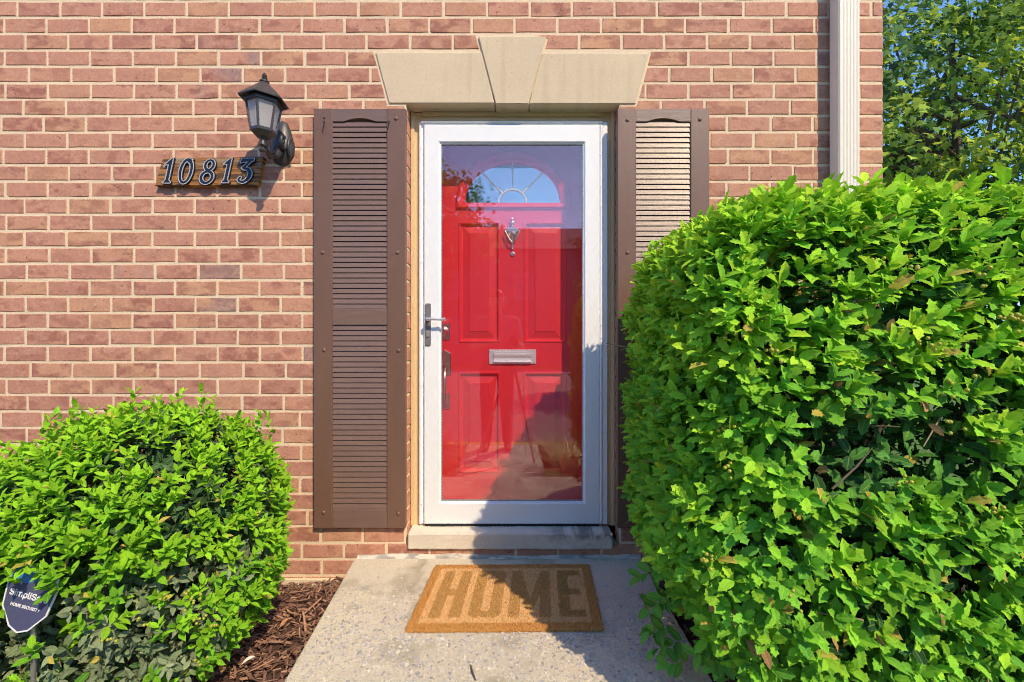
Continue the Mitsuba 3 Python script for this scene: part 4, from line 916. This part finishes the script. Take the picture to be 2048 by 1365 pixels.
# ------------------------------------------------------------------ trees
MAPLE = np.array([(0, 0), (0.16, 0.10), (0.42, 0.06), (0.30, 0.30), (0.52, 0.55), (0.24, 0.52), (0.16, 0.66), (0, 1.0), (-0.16, 0.66), (-0.24, 0.52), (-0.52, 0.55), (-0.30, 0.30), (-0.42, 0.06), (-0.16, 0.10)])
mv = np.c_[MAPLE, 0.10 * np.abs(MAPLE[:, 0]) - 0.16 * MAPLE[:, 1] ** 2]; mv = np.vstack([mv, (0, 0.42, 0.0)]); mf = np.array([(14, i, (i + 1) % 14) for i in range(14)])
MT = (mv, mf, np.where(np.arange(15) == 14, 0.5, 0.6))
def tree(name, label, base, crown_c, crown_r, n, leaf, pal, seed, trunk_r=0.12, clusters=60, spread=0.42):
    rng = np.random.default_rng(seed); t = thing(name, label, 'tree')
    base, cc, cr = np.asarray(base, float), np.asarray(crown_c, float), np.asarray(crown_r, float)
    d = unit(rng.normal(0, 1, (clusters, 3))); cl = cc + d * cr * (rng.uniform(0.25, 1, (clusters, 1)) ** 0.6)
    top = cc + (0, 0, cr[2] * 0.6)
    tr = [base, base * 0.7 + cc * 0.3 + rng.normal(0, 0.05, 3), base * 0.3 + cc * 0.7 + rng.normal(0, 0.08, 3), top]
    obj('trunk', tube(tr, [trunk_r, trunk_r * 0.8, trunk_r * 0.5, 0.015], 10), 'm_bark', t, smooth=True)
    br = []
    for c in cl[: max(12, clusters // 5)]:
        k = rng.uniform(0.25, 0.9); o = base * (1 - k) + top * k; o = base + (top - base) * k
        br.append(tube([o, o * 0.5 + c * 0.5 + rng.normal(0, 0.06, 3) - (0, 0, 0.05), c], [trunk_r * 0.28, trunk_r * 0.15, 0.006], 6))
    obj('branches', cat(br), 'm_bark', t, smooth=True, kind='stuff')
    L = Leaves([MT]); per = n // clusters; ctone = rng.uniform(0, 1, clusters)
    for c, tn in zip(cl, ctone):
        p = c + rng.normal(0, 1, (per, 3)) * np.array([spread, spread, spread * 0.62]) * cr.mean() / 2.6
        out = unit(p - cc); pl = np.asarray(pal); x = np.clip(tn * 0.7 + rng.normal(0.15, 0.15, per), 0, 0.999) * (len(pl) - 1); i = x.astype(int); fr = (x - i)[:, None]
        L.add(p, out * 0.5 + rng.normal(0, 0.6, (per, 3)) + (0, 0, -0.45), out * 0.4 + np.array([0.3, -0.7, 0.9]) + rng.normal(0, 0.35, (per, 3)), rng.uniform(leaf * 0.7, leaf * 1.2, per), (pl[i] * (1 - fr) + pl[np.minimum(i + 1, len(pl) - 1)] * fr) * rng.uniform(0.8, 1.2, (per, 1)), np.zeros(per, int))
    L.build(); L.emit(t, 0, 'm_treeleaf', rest='crown')
    return t
TPAL = [(0.62, 0.72, 0.08), (0.40, 0.56, 0.09), (0.18, 0.32, 0.09), (0.07, 0.14, 0.07)]
tree('maple_tree', 'leafy maple tree with sky showing through beyond the right corner of the house', (6.6, 4.2, -0.3), (6.3, 4.2, 4.3), (2.3, 2.0, 2.6), 21000, 0.105, TPAL, 3, 0.12, 175, 0.30)
tree('maple_tree', 'dark tree across the parking lot mirrored at the upper left of the door glass', (-2.4, -9.0, -0.3), (-2.1, -9.0, 3.8), (1.5, 1.4, 1.5), 5000, 0.14, TPAL[1:], 4, 0.10, 60, 0.4)
tree('maple_tree', 'dark tree mirrored faintly at the right edge of the door glass', (3.6, -11.0, -0.3), (3.4, -11.0, 3.3), (1.5, 1.4, 1.6), 4000, 0.15, TPAL[1:], 5, 0.10, 50, 0.4)

# variegated grass clumps by the walkway, mirrored in the door glass
def clump(cx, cy, label, seed):
    rng = np.random.default_rng(seed); n = 280; a = rng.uniform(0, 6.28, n); r0 = rng.uniform(0, 0.15, n); ln = rng.uniform(0.32, 0.55, n); lean = rng.uniform(0.4, 1.05, n)
    v, f, c = [], [], []
    for i in range(n):
        b = np.array([cx + r0[i] * math.cos(a[i]), cy + r0[i] * math.sin(a[i]), -0.13]); d = np.array([math.cos(a[i] + .3), math.sin(a[i] + .3), 0]); s = np.array([-d[1], d[0], 0]) * 0.0055
        col = np.array([(0.84, 0.79, 0.46), (0.42, 0.50, 0.16), (0.88, 0.84, 0.60)][rng.integers(0, 3)]) * rng.uniform(0.8, 1.1); k0 = len(v)
        for t, w_ in ((0, 1), (0.35, 1.1), (0.7, 0.8), (1, 0.05)):
            p = b + d * ln[i] * lean[i] * t ** 1.4 + np.array([0, 0, ln[i] * (t - 0.55 * lean[i] * t * t)]); v += [p - s * w_, p + s * w_]; c += [col, col]
        for q in range(3): f += [(k0 + 2 * q, k0 + 2 * q + 1, k0 + 2 * q + 3), (k0 + 2 * q, k0 + 2 * q + 3, k0 + 2 * q + 2)]
    t = thing('grass_plant', label, 'plant'); obj('blades', trimesh.Trimesh(np.array(v), np.array(f), process=False), 'm_blade', t, color=np.array(c), kind='stuff')
clump(0.55, -1.74, 'variegated grass clump beside the walk mirrored at lower right of the door glass', 1)
clump(0.74, -1.50, 'variegated grass clump nearer the holly beside the walk', 3)
clump(-0.70, -1.74, 'variegated grass clump beside the walk mirrored at lower left of the door glass', 2)

# ------------------------------------------------------------------ across the parking lot, seen only in the glass
far = thing('townhouse', 'long brick townhouse row across the parking lot mirrored in the door glass', 'house')
FY = -24.0
obj('wall', bx(-26, 26, FY - 9, FY, -0.4, 6.4), 'm_farwall', far)
rf = hull([(-26.5, FY + 0.5, 6.4), (26.5, FY + 0.5, 6.4), (-26.5, FY - 9.5, 6.4), (26.5, FY - 9.5, 6.4), (-26.5, FY - 4.5, 8.8), (26.5, FY - 4.5, 8.8)])
obj('roof', rf, 'm_farroof', far)
for i in range(-5, 6):
    for z in (0.9, 3.5):
        x = i * 4.4 + 0.7
        wd = obj('window', cat([bx(x - 0.6, x - 0.5, FY, FY + 0.06, z, z + 1.5), bx(x + 0.5, x + 0.6, FY, FY + 0.06, z, z + 1.5), bx(x - 0.5, x + 0.5, FY, FY + 0.06, z, z + 0.1), bx(x - 0.5, x + 0.5, FY, FY + 0.06, z + 1.4, z + 1.5), bx(x - 0.5, x + 0.5, FY, FY + 0.05, z + 0.72, z + 0.78)]), 'm_gasket', far)
        obj('pane', bx(x - 0.5, x + 0.5, FY + 0.001, FY + 0.02, z + 0.1, z + 1.4), 'm_farglass', wd)

# ------------------------------------------------------------------ the photographer and tripod, mirrored in the lower door glass
mat('m_trousers', (0.035, 0.04, 0.055), 0.9); mat('m_shirt', (0.16, 0.17, 0.20), 0.9); mat('m_skin', (0.46, 0.28, 0.20), 0.5); mat('m_hair', (0.05, 0.035, 0.025), 0.6)
def bones(list_, ref=0.022, it=8):
    M = m3.Manifold()
    for (a, ra, b, rb) in list_:
        M += m3.Manifold.batch_hull([m3.Manifold.sphere(ra, 16).translate(list(map(float, a))), m3.Manifold.sphere(rb, 16).translate(list(map(float, b)))])
    M = M.refine_to_length(ref); q = M.to_mesh(); t = trimesh.Trimesh(q.vert_properties[:, :3], q.tri_verts)
    trimesh.smoothing.filter_taubin(t, iterations=it); return t
PB = np.array([-0.17, -2.66, -0.13])
def J(x, y, z): return (PB[0] + x, PB[1] + y, PB[2] + z)
sh_l, sh_r = J(-0.19, 0.0, 1.42), J(0.19, 0.0, 1.42); el_l, el_r = J(-0.25, 0.06, 1.14), J(0.27, 0.05, 1.13); wr_l, wr_r = J(-0.05, 0.18, 1.20), J(0.20, 0.20, 1.20)
torso = [(J(0, 0, 1.0), .135, J(0, -0.01, 1.15), .125), (J(0, -0.01, 1.15), .125, J(-0.07, 0, 1.33), .115), (J(0, -0.01, 1.15), .125, J(0.07, 0, 1.33), .115), (J(-0.07, 0, 1.33), .115, J(-0.15, 0, 1.42), .065), (J(0.07, 0, 1.33), .115, J(0.15, 0, 1.42), .065), (J(0, 0, 1.36), .10, J(0, 0.01, 1.47), .06)]
legs = []
for sx in (-1, 1): legs += [(J(sx * 0.09, 0, 0.95), .095, J(sx * 0.11, 0.02, 0.50), .058), (J(sx * 0.11, 0.02, 0.50), .058, J(sx * 0.11, 0.0, 0.36), .056), (J(sx * 0.11, 0.0, 0.36), .056, J(sx * 0.12, -0.02, 0.10), .038)]
arms = [(sh_l, .058, el_l, .043), (el_l, .042, wr_l, .028), (sh_r, .058, el_r, .043), (el_r, .042, wr_r, .028)]
hands = []
for w_, sx in ((wr_l, 1), (wr_r, -1)):
    w_ = np.array(w_); k = w_ + (sx * 0.045, 0.075, 0.015); hands += [(w_, .026, k, .030)]
    for i in range(4):
        a = k + np.array([sx * 0.004, 0.012, 0.030 - 0.020 * i]); b = a + (sx * 0.028, 0.022 + 0.004 * (i in (1, 2)), -0.004); c = b + (sx * 0.020, -0.004, -0.010)
        hands += [(a, .0095, b, .009), (b, .009, c, .008)]
    th = w_ + np.array([sx * 0.01, 0.03, 0.025]); hands += [(th, .012, th + (sx * 0.03, 0.03, 0.02), .010), (th + (sx * 0.03, 0.03, 0.02), .010, th + (sx * 0.05, 0.045, 0.012), .0085)]
head = [(J(0, 0.0, 1.45), .055, J(0, 0.015, 1.56), .052), (J(0, 0.01, 1.67), .092, J(0, 0.045, 1.62), .072), (J(0, 0.045, 1.62), .068, J(0, 0.06, 1.555), .045), (J(0, 0.112, 1.645), .010, J(0, 0.128, 1.61), .014)]
for sx in (-1, 1): head += [(J(sx * 0.094, 0.005, 1.655), .012, J(sx * 0.090, 0.0, 1.61), .010)]
per = thing('person', 'person in dark trousers standing behind a tripod, mirrored in the lower door glass', 'person')
obj('body', bones([(a, r1 * 0.9, b, r2 * 0.9) for a, r1, b, r2 in torso] + [(a, r1 * 0.86, b, r2 * 0.86) for a, r1, b, r2 in legs] + [(J(-0.09, 0, 0.95), .09, J(0.09, 0, 0.95), .09), (J(0, 0, 0.95), .1, J(0, 0, 1.05), .11)] + arms + hands + head, 0.012, 6), 'm_skin', per, smooth=True)
obj('trousers', bones([(a, r1 + .012, b, r2 + .018) for a, r1, b, r2 in legs] + [(J(-0.075, 0, 0.97), .112, J(0.075, 0, 0.97), .112)]), 'm_trousers', per, smooth=True)
obj('shirt', bones([(a, r1 + .012, b, r2 + .012) for a, r1, b, r2 in torso] + [(sh_l, .07, tuple(np.array(sh_l) * .4 + np.array(el_l) * .6), .06), (sh_r, .07, tuple(np.array(sh_r) * .4 + np.array(el_r) * .6), .06)]), 'm_shirt', per, smooth=True)
obj('hair', bones([(J(0, -0.012, 1.69), .092, J(0, 0.02, 1.71), .080), (J(0, -0.02, 1.63), .078, J(0, -0.012, 1.69), .09)], 0.012), 'm_hair', per, smooth=True)
for sx in (-1, 1):
    obj('shoe', bones([(J(sx * 0.12, -0.05, 0.042), .042, J(sx * 0.125, 0.08, 0.036), .040), (J(sx * 0.125, 0.08, 0.036), .040, J(sx * 0.13, 0.16, 0.030), .030), (J(sx * 0.12, -0.03, 0.05), .04, J(sx * 0.12, -0.02, 0.10), .045)]), 'm_black', per, smooth=True)
    obj('eye', sphere(J(sx * 0.033, 0.098, 1.655), 0.0115, 2), 'm_black', per, smooth=True)
obj('mouth', tube([J(-0.022, 0.108, 1.572), J(0, 0.114, 1.570), J(0.022, 0.108, 1.572)], 0.004, 6), 'm_hair', per)
tri = thing('camera_tripod', 'black camera on a three legged tripod on the walk, mirrored in the lower door glass', 'tripod')
hub = np.array([0.0, -2.35, 0.93])
for fx, fy, fz in ((-0.36, -2.06, -0.13), (0.22, -2.06, -0.13), (-0.02, -2.58, -0.13)):
    lg = obj('leg', tube([hub, hub * 0.48 + np.array([fx, fy, fz]) * 0.52], [.016, .014], 10), 'm_black', tri); e2 = np.array([fx, fy, fz + 0.01])
    obj('lower_section', tube([hub * 0.48 + e2 * 0.52, e2], [.010, .009], 8), 'm_gasket', lg); obj('clamp', sphere(hub * 0.48 + e2 * 0.52, 0.019, 1), 'm_black', lg); obj('foot', sphere(e2, 0.014, 1), 'm_black', lg)
obj('head', cat([tube([hub + (0, 0, -0.03), hub + (0, 0, 0.09)], 0.022, 12), sphere(hub + (0, 0, 0.05), 0.03, 2)]), 'm_black', tri, smooth=40)
obj('camera_body', cat([bx(-0.066, 0.066, -2.395, -2.335, 1.025, 1.112, 0.006), bx(-0.025, 0.025, -2.39, -2.34, 1.113, 1.135, 0.005), bx(0.045, 0.068, -2.40, -2.325, 1.03, 1.10, 0.008)]), 'm_black', tri)
obj('lens', rot(lathe([(0, 0.0), (0.036, 0.0), (0.038, 0.01), (0.038, 0.052), (0.033, 0.055), (0.030, 0.050), (0.0, 0.048)], 24), [1, 0, 0], -90).apply_translation([0, -2.334, 1.075]), 'm_black', tri, smooth=40)

# ------------------------------------------------------------------ small litter
solo('twig', tube([(-0.137, -0.755, 0.004), (-0.128, -0.79, 0.007), (-0.115, -0.822, 0.004)], [0.002, 0.003, 0.002], 6), 'm_bark', 'thin brown twig lying on the concrete pad in front of the doormat', 'twig')
tv, tf, te = leaf_template(OVAL, 0.5, 0.25)
for i, (x, y, a, ln, col, lab) in enumerate(((-1.03, -0.36, 1.0, 0.05, (0.50, 0.27, 0.12), 'dry tan leaf lying on the mulch near the wall'), (-0.93, -0.62, 2.2, 0.045, (0.72, 0.66, 0.58), 'pale bleached leaf lying on the mulch beside the pad'), (-1.0, -0.70, 0.4, 0.06, (0.52, 0.30, 0.14), 'curled orange brown leaf lying on the mulch beside the pad'), (-0.92, -0.40, 2.8, 0.045, (0.45, 0.22, 0.10), 'small rust coloured leaf lying on the mulch by the pad edge'))):
    c, s_ = math.cos(a), math.sin(a); V = np.stack([x + ln * (tv[:, 0] * c - tv[:, 1] * s_), y + ln * (tv[:, 0] * s_ + tv[:, 1] * c), MZ + 0.062 + ln * tv[:, 2]], 1)
    solo('fallen_leaf', trimesh.Trimesh(V, tf, process=False), 'm_vc', lab, 'leaf', smooth=True, color=np.tile(col, (len(V), 1)))
